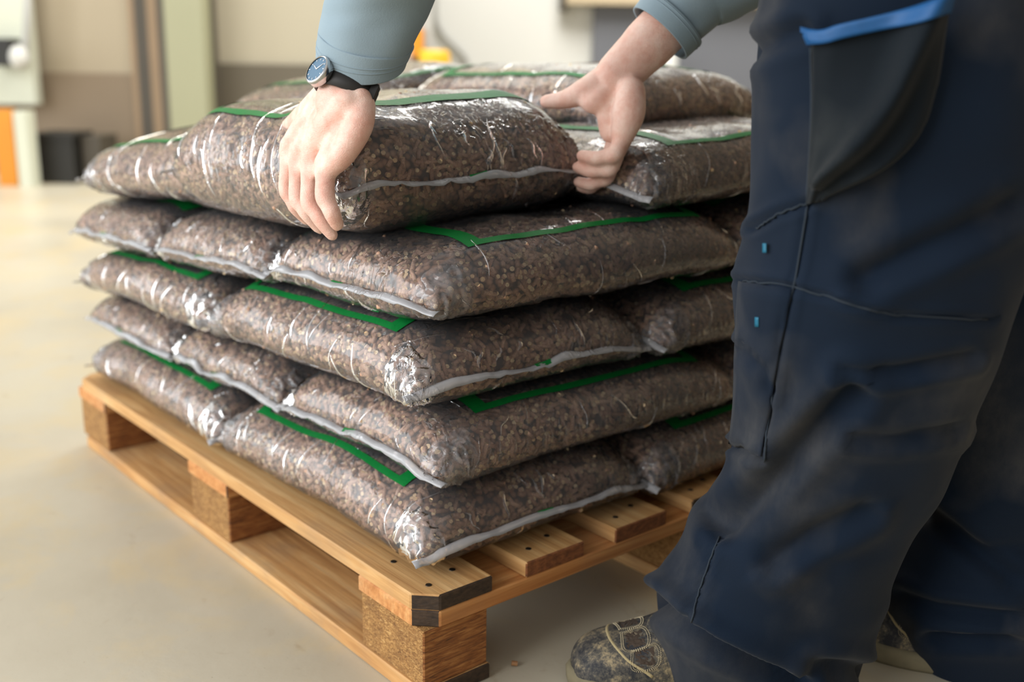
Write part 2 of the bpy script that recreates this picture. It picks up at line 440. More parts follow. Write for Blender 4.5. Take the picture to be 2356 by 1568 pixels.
for y0 in (0, .5275, 1.055):
    ol = [(0, y0), (PW, y0), (PW, y0 + .145), (0, y0 + .145)]
    if y0 == 0: ol = [(CH, 0), (PW - CH, 0), (PW, CH), (PW, .145), (0, .145), (0, CH)]
    prism('cross_board', ol, .100, .122, [M_WOODX, M_ENDDARK], lambda n: 1 if (n.x < -.4 and n.y < -.4) else 0, pal)
for bx0, bx1 in ((0, .106), (.475, .605), (.894, 1.0)):
    for by0 in (0, .5275, 1.055):
        s = .003
        prism('block', [(bx0 + s, by0 + s), (bx1 - s, by0 + s), (bx1 - s, by0 + .142), (bx0 + s, by0 + .142)], .022, .100,
              [M_CHIP, M_CHIP2], lambda n: 1 if abs(n.y) > .6 else 0, pal)
    ol = [(bx0, 0), (bx1, 0), (bx1, PL), (bx0, PL)]
    if bx0 == 0: ol = [(CH, 0), (bx1, 0), (bx1, PL), (CH, PL), (0, PL - CH), (0, CH)]
    prism('bottom_board', ol, 0, .022, [M_WOODB, M_ENDDARK], lambda n: 1 if n.y < -.6 else 0, pal)
M_NAIL = plain('nail_head', srgb(52, 46, 40), .45, .2, 200, Metallic=.6)
for i, (a, b) in enumerate(deckx[:4]):
    for fx, fy in ((.28, .03), (.72, .045), (.3, .11), (.7, .12)):
        cx = a + (b - a) * fx
        V, F = tube([(cx, fy, .1435), (cx, fy, .1447)], [.0045, .004], 10); mk('nail', V, F, M_NAIL, pal, smooth=False)

# ---------------------------------------------------------------- pellet bags
def warp_g(P):
    return 1 - .16 * np.clip(P[:, 1] / 1.2, 0, 1.05) * np.clip(1 - (P[:, 0] - .1) / .6, 0, 1)
class Bag:
    def __init__(s, cx, cy, z0, along, L, W, T, seed, rz=0.0, sag=1.0, tilt=(0, 0), mu=7.5, mv=5.2):
        s.c = np.array([cx, cy, z0 + T / 2]); s.a = L / 2; s.b = W / 2; s.t = T / 2; s.seed = seed
        an = (0 if along == 'x' else math.pi / 2) + rz
        s.ex = np.array([math.cos(an), math.sin(an), 0]); s.ey = np.array([-math.sin(an), math.cos(an), 0])
        s.sag = sag; s.tilt = tilt
        s.mu = mu; s.mv = mv; s.k = 2.1
    def h(s, u, v):
        return s.t * np.clip(1 - np.abs(u) ** s.mu, 0, 1) ** (1 / s.k) * np.clip(1 - np.abs(v) ** s.mv, 0, 1) ** (1 / s.k)
    def mid(s, u, v):
        P = np.stack([u * 1.3, v * 1.1, np.zeros_like(u)], 1)
        m = .006 * s.sag * vnoise(P, 1.6, s.seed) + s.tilt[0] * u + s.tilt[1] * v
        return m - .014 * s.sag * (np.abs(u) ** 5 + np.abs(v) ** 5)
    def pt(s, u, v, side, off=0.0):
        """u, v in -1..1; side +1 top, -1 bottom; off moves out along a rough normal"""
        u = np.asarray(u, float); v = np.asarray(v, float); side = np.asarray(side, float) * np.ones_like(u)
        def raw(u, v):
            u = np.clip(u, -1, 1); v = np.clip(v, -1, 1)
            hh = s.h(u, v)
            P = np.stack([u * s.a, v * s.b, side * hh], 1)
            lump = 1 + .07 * vnoise(P, 11, s.seed + 3) + .035 * vnoise(P, 27, s.seed + 5)
            cor = (np.abs(u) ** 8) * (np.abs(v) ** 6)
            x = s.a * u * (1 - .035 * np.abs(v) ** 8 + .012 * vnoise(P, 9, s.seed + 7))
            y = s.b * v * (1 - .055 * np.abs(u) ** 10 + .02 * vnoise(P, 9, s.seed + 8))
            z = s.mid(u, v) + side * hh * lump
            # flow out over the edge of the layer beneath
            R = s.c + x[:, None] * s.ex + y[:, None] * s.ey + z[:, None] * np.array([0, 0, 1.0])
            R[:, 2] = .144 + (R[:, 2] - .144) * warp_g(R)
            return R
        p = raw(u, v)
        e = 2e-3
        su = np.where(u > 0, -1, 1) * e; sv = np.where(v > 0, -1, 1) * e
        uu = np.clip(u, -.99985, .99985); vv = np.clip(v, -.99985, .99985)
        q = raw(uu, vv)
        n = np.cross((raw(uu + su, vv) - q) * np.sign(su)[:, None], (raw(uu, vv + sv) - q) * np.sign(sv)[:, None]) * side[:, None]
        n /= np.linalg.norm(n, axis=1)[:, None] + 1e-12
        return (p + n * off, n)
    def inside(s, P, grow=0.0):
        P = P.copy(); P[:, 2] = .144 + (P[:, 2] - .144) / warp_g(P)
        d = P - s.c; u = d @ s.ex / s.a; v = d @ s.ey / s.b
        ok = (np.abs(u) < 1) & (np.abs(v) < 1)
        uc = np.clip(u, -1, 1); vc = np.clip(v, -1, 1)
        return ok & (np.abs(d[:, 2] - s.mid(uc, vc)) < s.h(uc, vc) + grow)

def film_mesh(bag, nu, nv, off):
    s = np.linspace(-1, 1, nu); ph = np.linspace(0, 2 * np.pi, nv, endpoint=False)
    U = np.sin(np.pi / 2 * s)[:, None] * np.ones((1, nv)); V = np.ones((nu, 1)) * np.cos(ph)[None, :]
    S = np.ones((nu, 1)) * np.where(np.sin(ph) >= -1e-9, 1.0, -1.0)[None, :]
    P, N = bag.pt(U.ravel(), V.ravel(), S.ravel(), off)
    # crumpling towards the four corners and light creasing along the sides
    cw = (np.abs(U.ravel()) ** 6) * (np.abs(V.ravel()) ** 5)
    rid = 1 - np.abs(vnoise(P, 60, bag.seed + 11)) * 2
    P = P + N * ((rid * .0045 * cw)[:, None] + (vnoise(P, 95, bag.seed + 12) * .0009)[:, None])
    F = []
    for i in range(nu - 1):
        for j in range(nv):
            k = (j + 1) % nv
            F.append((i * nv + j, i * nv + k, (i + 1) * nv + k, (i + 1) * nv + j))
    return P, F

NSIDE = 7
def pellets(bag, others, dens, zmin):
    n = 72
    s = np.linspace(-1, 1, n + 1); sc_ = (s[1:] + s[:-1]) / 2; ds = s[1] - s[0]
    SU, SV = np.meshgrid(sc_, sc_, indexing='ij'); SU = SU.ravel(); SV = SV.ravel()
    out = []
    for side in (1, -1):
        def q(a, b): return bag.pt(np.sin(np.pi / 2 * np.clip(a, -1, 1)), np.sin(np.pi / 2 * np.clip(b, -1, 1)), side)[0]
        p0 = q(SU, SV)
        A = np.linalg.norm(np.cross(q(SU + ds / 2, SV) - q(SU - ds / 2, SV), q(SU, SV + ds / 2) - q(SU, SV - ds / 2)), axis=1)
        N = int(A.sum() * dens)
        idx = rng.choice(len(A), N, p=A / A.sum())
        a = SU[idx] + rng.uniform(-.5, .5, N) * ds; b = SV[idx] + rng.uniform(-.5, .5, N) * ds
        P, Nn = bag.pt(np.sin(np.pi / 2 * a), np.sin(np.pi / 2 * b), side)
        keep = np.ones(N, bool)
        T = P + Nn * .012
        for o in others:
            if np.linalg.norm((o.c - bag.c)) < .9: keep &= ~o.inside(T, .002)
        keep &= ~((Nn[:, 2] < -.5) & (P[:, 2] < zmin + .012))
        keep &= ~((Nn[:, 0] > .55) & (P[:, 0] > .9)) & ~((Nn[:, 1] > .55) & (P[:, 1] > 1.1))
        out.append((P[keep], Nn[keep]))
    P = np.vstack([o[0] for o in out]); Nn = np.vstack([o[1] for o in out])
    return P, Nn

def pellet_mesh(P, N):
    n = len(P)
    t = rng.normal(size=(n, 3)); t -= N * (t * N).sum(1)[:, None]; t /= np.linalg.norm(t, axis=1)[:, None]
    endon = rng.random(n) < .46
    ax = t + N * rng.normal(0, .30, n)[:, None]
    ax[endon] = (N + t * rng.uniform(.1, .7, n)[:, None])[endon]
    ax /= np.linalg.norm(ax, axis=1)[:, None]
    r = rng.uniform(.0027, .0034, n); hl = rng.uniform(.0035, .0105, n)
    cen = P - N * (rng.uniform(.0035, .0075, n))[:, None]
    cen[endon] -= (N * (hl * .85)[:, None])[endon]
    w = np.cross(ax, N + 1e-3 * t); w /= np.linalg.norm(w, axis=1)[:, None]; q = np.cross(ax, w)
    an = np.arange(NSIDE) * 2 * np.pi / NSIDE
    ring = w[:, None, :] * np.cos(an)[None, :, None] + q[:, None, :] * np.sin(an)[None, :, None]
    ring = ring * r[:, None, None]
    top = cen[:, None, :] + (ax * hl[:, None])[:, None, :] + ring
    bot = cen[:, None, :] - (ax * hl[:, None])[:, None, :] + ring
    V = np.concatenate([top, bot], 1).reshape(-1, 3)
    base = (np.arange(n) * 2 * NSIDE)[:, None]
    k = np.arange(NSIDE); kn = (k + 1) % NSIDE
    quad = np.stack([k, k + NSIDE, kn + NSIDE, kn], 1)                       # (NSIDE,4)
    Q = (base[:, None] + quad[None]).reshape(-1, 4)
    C1 = base + k[None, :]; C2 = base + (NSIDE + k[::-1])[None, :]
    me = bpy.data.meshes.new('wood_pellets')
    nf = n * (NSIDE + 2)
    me.vertices.add(len(V)); me.vertices.foreach_set('co', V.ravel())
    loops = np.concatenate([Q.ravel(), C1.ravel(), C2.ravel()])
    me.loops.add(len(loops)); me.loops.foreach_set('vertex_index', loops.astype(np.int32))
    tot = np.concatenate([np.full(n * NSIDE, 4), np.full(2 * n, NSIDE)])
    st = np.concatenate([[0], np.cumsum(tot)[:-1]])
    me.polygons.add(nf); me.polygons.foreach_set('loop_start', st.astype(np.int32))
    try: me.polygons.foreach_set('loop_total', tot.astype(np.int32))
    except Exception: pass
    sm = np.concatenate([np.ones(n * NSIDE, bool), np.zeros(2 * n, bool)])
    me.polygons.foreach_set('use_smooth', sm)
    dark = np.array(srgb(182, 138, 112)); mid = np.array(srgb(228, 184, 154)); lite = np.array(srgb(240, 200, 150)); lite2 = np.array(srgb(255, 230, 186))
    f = rng.random(n)[:, None]; body = dark * (1 - f) + mid * f
    g = rng.random(n)[:, None]; cap = lite * (1 - g) + lite2 * g
    fc = np.concatenate([np.repeat(body, NSIDE, 0), cap, cap])
    col = np.ones((len(loops), 4)); col[:, :3] = np.repeat(fc, tot, 0)
    ca = me.color_attributes.new('Col', 'FLOAT_COLOR', 'CORNER'); ca.data.foreach_set('color', col.ravel())
    me.update(); me.validate()
    me.materials.append(M_PELLET)
    return me

def strip_on(bag, uv0, uv1, w0, w1, n, name, mat, parent, off=.0030):
    """flat printed band on the top sheet from uv0 to uv1 (metres from bag centre), widths in metres"""
    a = np.array(uv0, float); b = np.array(uv1, float); d = b - a; d /= np.linalg.norm(d); nn = np.array([-d[1], d[0]])
    T = np.linspace(0, 1, n); U = []; V = []
    for t in T:
        c = a + (b - a) * t
        for e in (-.5, 0, .5):
            q = c + nn * (e * (w0 + (w1 - w0) * t)); U.append(q[0] / bag.a); V.append(q[1] / bag.b)
    P, _ = bag.pt(np.array(U), np.array(V), 1, off)
    F = []
    for i in range(n - 1):
        for e in (0, 1): F.append((i * 3 + e, i * 3 + e + 1, (i + 1) * 3 + e + 1, (i + 1) * 3 + e))
    return mk(name, P, F, mat, parent)

def frame_on(bag, parent):
    """printed green frame: thick bars towards the ends, thin lines along the sides"""
    x1 = bag.a - .080; y1 = bag.b - .034; tw = .024; lw = .0095
    o = x1; i = x1 - tw; oy = y1; iy = y1 - lw
    ns, ne = 40, 26
    ring = []
    def edge(a, b, n):
        for t in np.linspace(0, 1, n, endpoint=False): ring.append(((a[0][0] + (b[0][0] - a[0][0]) * t, a[0][1] + (b[0][1] - a[0][1]) * t),
                                                                    (a[1][0] + (b[1][0] - a[1][0]) * t, a[1][1] + (b[1][1] - a[1][1]) * t)))
    c = [((sx * o, sy * oy), (sx * i, sy * iy)) for sx, sy in ((1, 1), (-1, 1), (-1, -1), (1, -1))]
    edge(c[0], c[1], ns); edge(c[1], c[2], ne); edge(c[2], c[3], ns); edge(c[3], c[0], ne)
    R_ = np.array(ring)                                         # (n,2,2)
    n = len(R_); pts = []
    for e in np.linspace(0, 1, 4): pts.append(R_[:, 0] * (1 - e) + R_[:, 1] * e)
    pts = np.stack(pts, 1).reshape(-1, 2)
    P, _ = bag.pt(pts[:, 0] / bag.a, pts[:, 1] / bag.b, 1, .0032)
    F = [(4 * k + e, 4 * k + e + 1, 4 * ((k + 1) % n) + e + 1, 4 * ((k + 1) % n) + e) for k in range(n) for e in range(3)]
    return mk('green_frame_print', P, F, M_GREEN, parent)

def seal_on(bag, end, parent, width=.0125):
    """heat-sealed fin along one end of the bag, with loose tails past the corners"""
    n = 46; V = []; F = []
    vv = np.linspace(-1.10, 1.10, n)
    P, N = bag.pt(np.full(n, float(end)), np.clip(vv, -1, 1), 1)
    out = bag.ex * end
    ext = (vv - np.clip(vv, -1, 1)) * bag.b
    P = P + ext[:, None] * bag.ey
    wav = vnoise(np.stack([vv * 3, vv * 0, vv * 0], 1), 1.7, bag.seed + 21 + int(end))
    wv2 = vnoise(np.stack([vv * 9, vv * 0, vv * 0], 1), 1.7, bag.seed + 22 + int(end))
    drop = .55 + .4 * wav
    for i in range(n):
        c = P[i] + out * .002
        wd = width * (1 + .15 * wv2[i])
        for e in range(4):
            f = e / 3
            V.append(c + out * (f * wd * (1 - .45 * drop[i])) + np.array([0, 0, 1.0]) * (-f * f * wd * drop[i] * .9 + .004 * wv2[i] * f) + np.array([0, 0, 1.0]) * .006 * wav[i])
    for i in range(n - 1):
        for e in range(3): F.append((i * 4 + e, i * 4 + e + 1, (i + 1) * 4 + e + 1, (i + 1) * 4 + e))
    o = mk('seal_strip', V, F, M_SEAL, parent)
    so = o.modifiers.new('thick', 'SOLIDIFY'); so.thickness = .0008
    a, b = int(n * .46), int(n * .55)
    V2 = []; F2 = []
    for i in range(a, b):
        for e in range(4): V2.append(np.array(V[i * 4]) * (1 - e * .2) + np.array(V[i * 4 + 3]) * (e * .2) + np.array([0, 0, .0014]) + out * .0008)
    for i in range(b - a - 1):
        for e in range(3): F2.append((i * 4 + e, i * 4 + e + 1, (i + 1) * 4 + e + 1, (i + 1) * 4 + e))
    mk('green_seal_mark', V2, F2, M_GREEN, o)
    return o

def crumple_on(bag, su, sv, parent, size=.045):
    """crumpled loose film gathered at a corner"""
    n = 32; V = []; F = []
    g = np.linspace(0, 1, n)
    U, W = np.meshgrid(g, g, indexing='ij'); U = U.ravel(); W = W.ravel()
    uu = su * (1 - (U * size * 1.25) / bag.a); ang = (W - .5) * 1.5
    # a patch that wraps over the corner: W runs from the top sheet over the edge to the bottom sheet
    vv = sv * (1 - np.abs(W - .42) * size * 1.5 / bag.b); side = np.where(W > .42, -1.0, 1.0)
    P, N = bag.pt(uu, vv, side, .004)
    rid = 1 - 3.2 * np.abs(vnoise(P, 75, bag.seed + 31)).clip(0, .5)
    r2 = 1 - 2 * np.abs(vnoise(P, 170, bag.seed + 32))
    fade = (1 - U) ** .5 * (1 - np.abs(2 * W - .84).clip(0, 1)) ** .4
    P = P + N * ((rid * .0065 + r2 * .0026) * fade - .003 * (1 - fade))[:, None]
    for i in range(n - 1):
        for j in range(n - 1):
            q = (i * n + j, i * n + j + 1, (i + 1) * n + j + 1, (i + 1) * n + j)
            F += [(q[0], q[1], q[2]), (q[0], q[2], q[3])]
    return mk('crumpled_corner', P, F, M_CRUMPLE, parent)

def folds_on(bag, parent, n_side, n_end):
    """sharp little creases standing up from the film"""
    V = []; F = []
    def ridge(U, Vv, S, w_, h_):
        P, N = bag.pt(U, Vv, S, .0022); n = len(P); T = np.gradient(P, axis=0); W_ = np.cross(N, T); W_ /= np.linalg.norm(W_, axis=1)[:, None] + 1e-9
        o = len(V)
        for i in range(n):
            f = math.sin(math.pi * (i + .15) / (n - .7)); f = max(f, .05)
            V.append(P[i] - W_[i] * w_ * f); V.append(P[i] + N[i] * h_ * f + W_[i] * w_ * .5 * f); V.append(P[i] + W_[i] * w_ * f)
        for i in range(n - 1):
            for e in (0, 1): F.append((o + 3 * i + e, o + 3 * i + e + 1, o + 3 * i + e + 4, o + 3 * i + e + 3))
    r = np.random.default_rng(bag.seed + 500)
    n = 12; t = np.linspace(0, 1, n)
    for k in range(n_side):
        s0 = r.choice((-1, 1)); p0 = r.uniform(-.9, .7); ln = r.uniform(.25, .8); sl = r.uniform(.02, .14) * r.choice((-1, 1, 1))
        u0 = r.uniform(-.92, .92); a = p0 + t * ln + .05 * np.sin(t * 5 + k)
        ridge(np.clip(u0 + sl * t + .006 * np.sin(9 * t + k), -.97, .97), s0 * np.cos(a), np.where(np.sin(a) >= 0, 1.0, -1.0), r.uniform(.0005, .0014), r.uniform(.0008, .0022))
    for k in range(n_end):
        s0 = r.choice((-1, 1)); v0 = r.uniform(-.9, .9); sd_ = r.choice((1.0, 1.0, -1.0)); a0 = r.uniform(.62, .88); a1 = min(.985, a0 + r.uniform(.06, .28))
        sv_ = r.uniform(-.10, .10)
        ridge(s0 * np.sin(np.pi / 2 * (a0 + (a1 - a0) * t)), np.clip(v0 + sv_ * t + .012 * np.sin(7 * t + k), -.97, .97), np.full(n, sd_), r.uniform(.0008, .0026), r.uniform(.0012, .0032))
    return mk('film_folds', V, F, M_CRUMPLE, parent)
Z = [.1475, .2600, .3600, .4690, .5760, .6650]
TH = .112
G = 'clear bags of wood pellets stacked on the pallet'
BAGS = []                      # (bag, label, visible corners [(su,sv)...])
def add(cx, cy, layer, along, L, W, label, corners=(), T=None, **kw):
    b = Bag(cx, cy, Z[layer], along, L, W, T or (.112, .101, .108, .107)[layer], len(BAGS) + 1, **kw)
    BAGS.append((b, label, corners)); return b
ordn = ['bottom', 'second', 'third', 'fourth', 'fifth']
for ly in (0, 2, 4):
    o_ = ordn[ly]
    if ly != 4:
        add(.226 if ly == 0 else .216, .322, ly, 'y', .572, .405, f'pellet bag of the {o_} layer at the pallet corner, its seal facing the shoe', ((-1, 1), (-1, -1), (1, 1)))
        add(.220 if ly == 0 else .210, .890, ly, 'y', .572, .400, f'pellet bag of the {o_} layer lying along the far half of the long pallet side', ((-1, 1), (1, 1)))
        add(.715, .215, ly, 'x', .575, .385, f'pellet bag of the {o_} layer on the short pallet side behind the worker\'s leg', ((-1, -1),))
        add(.715, .605, ly, 'x', .575, .385, f'pellet bag of the {o_} layer hidden in the middle of the stack')
        add(.715, .990, ly, 'x', .575, .385, f'pellet bag of the {o_} layer hidden at the rear corner of the stack')
for ly in (1, 3):
    o_ = ordn[ly]
    add(.335 if ly == 1 else .322, .218, ly, 'x', .590, .398, f'pellet bag of the {o_} layer at the pallet corner, end seal facing the long side', ((-1, -1), (-1, 1)))
    add(.325 if ly == 1 else .312, .612, ly, 'x', .585, .392, f'pellet bag of the {o_} layer midway along the long side, end seal facing out', ((-1, -1), (-1, 1)))
    add(.320 if ly == 1 else .305, 1.004, ly, 'x', .585, .392, f'pellet bag of the {o_} layer at the far end of the long pallet side', ((-1, -1),))
    add(.805, .320, ly, 'y', .570, .385, f'pellet bag of the {o_} layer standing behind the worker\'s thigh, far from the long side')
    add(.805, .890, ly, 'y', .570, .385, f'pellet bag of the {o_} layer hidden at the rear right of the stack')
# top layers
HELD = add(.185, .388, 4, 'y', .505, .405, 'pellet bag on top being gripped at both ends by the worker\'s hands', ((-1, 1), (-1, -1)), T=.172, sag=.8, tilt=(0.010, 0.0), mu=5.0, mv=6.5)
add(.225, .872, 4, 'y', .560, .400, 'pellet bag of the top layer beyond the gripped bag on the long side', ((-1, 1), (1, 1)), T=.130)
add(.690, .235, 4, 'x', .590, .400, 'pellet bag right of the gripped bag, half under the highest bag', ((-1, -1),), T=.105)
add(.705, .620, 4, 'x', .575, .385, 'pellet bag directly beneath the highest bag, behind the right hand', T=.088)
add(.705, 1.000, 4, 'x', .575, .385, 'pellet bag beneath the rear bag of the topmost layer', T=.088)
add(.765, .560, 5, 'y', .570, .410, 'highest pellet bag, lying beside the worker\'s pocket', ((-1, -1), (-1, 1)), T=.106, rz=.04)
add(.640, 1.050, 5, 'x', .570, .390, 'rear pellet bag of the topmost layer, seen between the two arms', T=.100)

allb = [b for b, _, _ in BAGS]
NP = 0
for b, label, corners in BAGS:
    hidden = 'hidden' in label or 'beneath' in label or 'far from' in label
    root = empty('pellet_bag', (b.c[0], b.c[1], b.c[2] - b.t)); tag(root, label, 'bag', G)
    P, F = film_mesh(b, 40 if hidden else 84, 48 if hidden else 96, .0018)
    mk('film', P, F, M_FILM, root)
    P, F = film_mesh(b, 36 if hidden else 50, 36 if hidden else 56, -.0068)
    mk('pellet_bulk', P, F, M_CORE, root)
    P, N = pellets(b, [o for o in allb if o is not b], 11600, .1445)
    if len(P) > 20:
        NP += len(P)
        o = link('wood_pellets', pellet_mesh(P, N), root); o['kind'] = 'stuff'
    frame_on(b, root)
    for e in ((1,) if label.startswith('highest') else (-1, 1)): seal_on(b, e, root)
    if not hidden: folds_on(b, root, 30, 20)['kind'] = 'stuff'
    for su, sv in corners: crumple_on(b, su, sv, root)
_tb = [(b, o) for (b, l, _), o in zip(BAGS, [o for o in COL.objects if o.name.startswith('pellet_bag')]) if l.startswith('highest')]
for b, o in _tb:
    strip_on(b, (-.02, -.03), (.17, -.03), .12, .12, 14, 'pale_print', M_PRINT_PALE, o)
    strip_on(b, (-.13, .04), (-.04, .02), .05, .07, 10, 'orange_print', M_PRINT_ORANGE, o)
_l4 = [(b, o) for (b, l, _), o in zip(BAGS, [o for o in COL.objects if o.name.startswith('pellet_bag')]) if 'fourth layer at the pallet corner' in l]
for b, o in _l4:
    q_ = onz(1140, 466, b.c[2] + b.t) - b.c; r_ = onz(1192, 458, b.c[2] + b.t) - b.c
    strip_on(b, (q_ @ b.ex, q_ @ b.ey), (r_ @ b.ex, r_ @ b.ey), .03, .026, 8, 'green_logo_print', M_GREEN, o)

# ---------------------------------------------------------------- the worker
def organic(name, parts, voxel, smooth, mats, parent, post=None):
    """closed overlapping tubes -> one continuous skin"""
    V, F = merge(parts)
    me = bpy.data.meshes.new(name + '_src'); me.from_pydata([tuple(v) for v in V], [], F); me.update()
    o = bpy.data.objects.new(name + '_src', me); COL.objects.link(o)
    m = o.modifiers.new('r', 'REMESH'); m.mode = 'VOXEL'; m.voxel_size = voxel
    if smooth:
        m = o.modifiers.new('s', 'SMOOTH'); m.factor = .5; m.iterations = smooth
    dg = bpy.context.evaluated_depsgraph_get()
    res = bpy.data.meshes.new_from_object(o.evaluated_get(dg))
    bpy.data.objects.remove(o); bpy.data.meshes.remove(me)
    res.name = name
    if post is not None: post(res)
    res.materials.clear()
    for mm in (mats if isinstance(mats, (list, tuple)) else [mats]): res.materials.append(mm)
    res.polygons.foreach_set('use_smooth', np.ones(len(res.polygons), bool))
    res.update()
    return link(name, res, parent)
def limb(pts, rad, n=16, steps=10, ell=None, up=(0, 0, 1)):
    """smooth capsule chain with round ends"""
    P = np.array([list(p) + ([r, r] if ell is None else list(e)) for p, r, e in zip(pts, rad or [0] * len(pts), ell or [0] * len(pts))])
    Q = spline(P, steps * (len(P) - 1) + 1) if len(P) > 2 else np.array([P[0] + (P[1] - P[0]) * t for t in np.linspace(0, 1, steps)])
    t0 = Q[0, :3] - Q[1, :3]; t0 /= np.linalg.norm(t0); t1 = Q[-1, :3] - Q[-2, :3]; t1 /= np.linalg.norm(t1)
    rows = []
    for a in (82, 60, 35): 
        c, s_ = math.cos(math.radians(a)), math.sin(math.radians(a)); rr = max(Q[0, 3], 1e-4) * .9
        rows.append(np.r_[Q[0, :3] + t0 * s_ * rr, Q[0, 3:] * c])
    rows += list(Q)
    for a in (35, 60, 82):
        c, s_ = math.cos(math.radians(a)), math.sin(math.radians(a)); rr = max(Q[-1, 3], 1e-4) * .9
        rows.append(np.r_[Q[-1, :3] + t1 * s_ * rr, Q[-1, 3:] * c])
    rows = np.array(rows)
    return tube(rows[:, :3], None, n, True, [tuple(r) for r in rows[:, 3:]], up)

def skin_mat():
    t = NT('skin'); v = t.coords()
    a = t.noise(v, 45, 4, .6); b = t.noise(v, 14, 3); f = t.noise(v, 700, 2, .6); k = t.noise(t.coords('Object', (1, 1, 3)), 150, 3, .6, 1.5)
    c = t.ramp(a, [(.3, srgb(226, 174, 156)), (.55, srgb(238, 200, 184)), (.75, srgb(244, 214, 200))])
    c = t.mix(t.ramp(b, [(.5, (0, 0, 0)), (.75, (.55, .55, .55))]), c, srgb(222, 160, 142))
    h = t.mix(.6, f, k)
    b_ = t.pbr(c, .5, t.bump(h, .55, .0018), Subsurface_Weight=.12, Subsurface_Scale=.012)
    b_.inputs['Subsurface Radius'].default_value = (1, .35, .2); return t.m
M_SKIN = skin_mat()
def cloth_mat(name, c1, c2, dust, amt, weave=900):
    t = NT(name); v = t.coords()
    a = t.noise(v, 5, 4, .6); w_ = t.noise(v, weave, 2, .7); d = t.noise(v, 6.0, 3, .5, 0.0); d2 = t.noise(t.coords('Object', (1, 1, .6)), 30, 4, .7)
    c = t.mix(a, c1, c2)
    dm = t.n('ShaderNodeMath', {0: t.ramp(d, [(.50, (0, 0, 0)), (.76, (amt, amt, amt))]), 1: t.ramp(d2, [(.3, (.35, .35, .35)), (.65, (1, 1, 1))])}, operation='MULTIPLY').outputs[0]
    c = t.mix(dm, c, dust)
    t.pbr(c, .85, t.bump(w_, .25, .001), Specular_IOR_Level=.2, Sheen_Weight=.06); return t.m
M_TROUSER = cloth_mat('navy_twill', srgb(5, 19, 34), srgb(9, 27, 46), srgb(96, 93, 88), .45)
M_POCKET = cloth_mat('dark_pocket_twill', srgb(5, 13, 20), srgb(10, 21, 29), srgb(86, 88, 84), .3)
M_SLEEVE = cloth_mat('blue_grey_fleece', srgb(128, 148, 160), srgb(150, 168, 178), srgb(186, 198, 204), .35, 600)
M_SEAM = plain('seam_thread', srgb(34, 44, 54), .9, .2, 200)
M_BLUE = plain('bright_blue_trim', srgb(0, 74, 128), .6, .12, 150)
M_CYAN = plain('cyan_thread', srgb(14, 96, 124), .6, .1, 100)
def shoe_mat():
    t = NT('dusty_leather'); v = t.coords()
    a = t.noise(v, 30, 6, .75, .1); b = t.noise(v, 260, 3, .7)
    m = t.n('ShaderNodeMath', {0: a, 1: t.n('ShaderNodeMath', {0: b, 1: .35}, operation='MULTIPLY').outputs[0]}, operation='ADD').outputs[0]
    c = t.ramp(m, [(.58, srgb(38, 40, 45)), (.70, srgb(84, 80, 72)), (.84, srgb(158, 142, 110))])
    t.pbr(c, .75, t.bump(b, .4, .001)); return t.m
M_SHOE = shoe_mat()
M_SOLE = plain('dusty_rubber', srgb(120, 112, 88), .8, .3, 60)
M_STITCH = plain('pale_stitching', srgb(196, 182, 150), .8, .15, 200)
M_MESHP = plain('shoe_mesh', srgb(66, 54, 44), .9, .5, 700)
M_WELT = plain('dusty_welt', srgb(176, 160, 120), .9, .15, 90)

person = empty('person', (.40, -.30, 0))
tag(person, 'worker in navy work trousers and blue-grey sleeves bending over to grip the top bag', 'person')

# joints (left hand on the bag's long side, right hand at its near end)
LW = onx(793, 216, -.012)
lh = {
 'index':  [onx(664, 338, -.040), onx(660, 437, -.048), onx(680, 478, -.042), onx(706, 506, -.026)],
 'middle': [onx(684, 358, -.042), onx(684, 458, -.052), onx(706, 492, -.048), onx(736, 526, -.034)],
 'ring':   [onx(712, 370, -.042), onx(712, 466, -.054), onx(739, 508, -.050), onx(765, 541, -.040)],
 'pinky':  [onx(748, 380, -.042), onx(748, 452, -.054), onx(765, 492, -.052), onx(776, 517, -.046)]}
lcarp = {'index': onx(760, 214, -.008), 'middle': onx(780, 218, -.012), 'ring': onx(803, 222, -.012), 'pinky': onx(828, 228, -.008)}
lr = {'index': (.0108, .0098, .0086, .0070), 'middle': (.0110, .0100, .0088, .0072), 'ring': (.0112, .0104, .0090, .0074), 'pinky': (.0124, .0114, .0100, .0080)}
RWr = at(1418, 178, 1.455)
rh = {
 'pinky':  [at(1438, 312, 1.435), at(1412, 356, 1.425), at(1372, 364, 1.432), at(1338, 358, 1.446)],
 'ring':   [at(1436, 318, 1.455), at(1404, 388, 1.442), at(1360, 394, 1.448), at(1328, 384, 1.458)],
 'middle': [at(1430, 318, 1.475), at(1396, 408, 1.464), at(1358, 424, 1.468), at(1330, 418, 1.474)],
 'index':  [at(1416, 316, 1.495), at(1384, 410, 1.492), at(1358, 432, 1.492), at(1336, 430, 1.494)]}
rcarp = {'pinky': at(1452, 208, 1.440), 'ring': at(1444, 204, 1.455), 'middle': at(1432, 200, 1.470), 'index': at(1415, 196, 1.480)}
rr = {'pinky': (.0122, .0112, .0100, .0082), 'ring': (.0118, .0108, .0096, .0080), 'middle': (.0115, .0104, .0094, .0078), 'index': (.0115, .0104, .0092, .0078)}
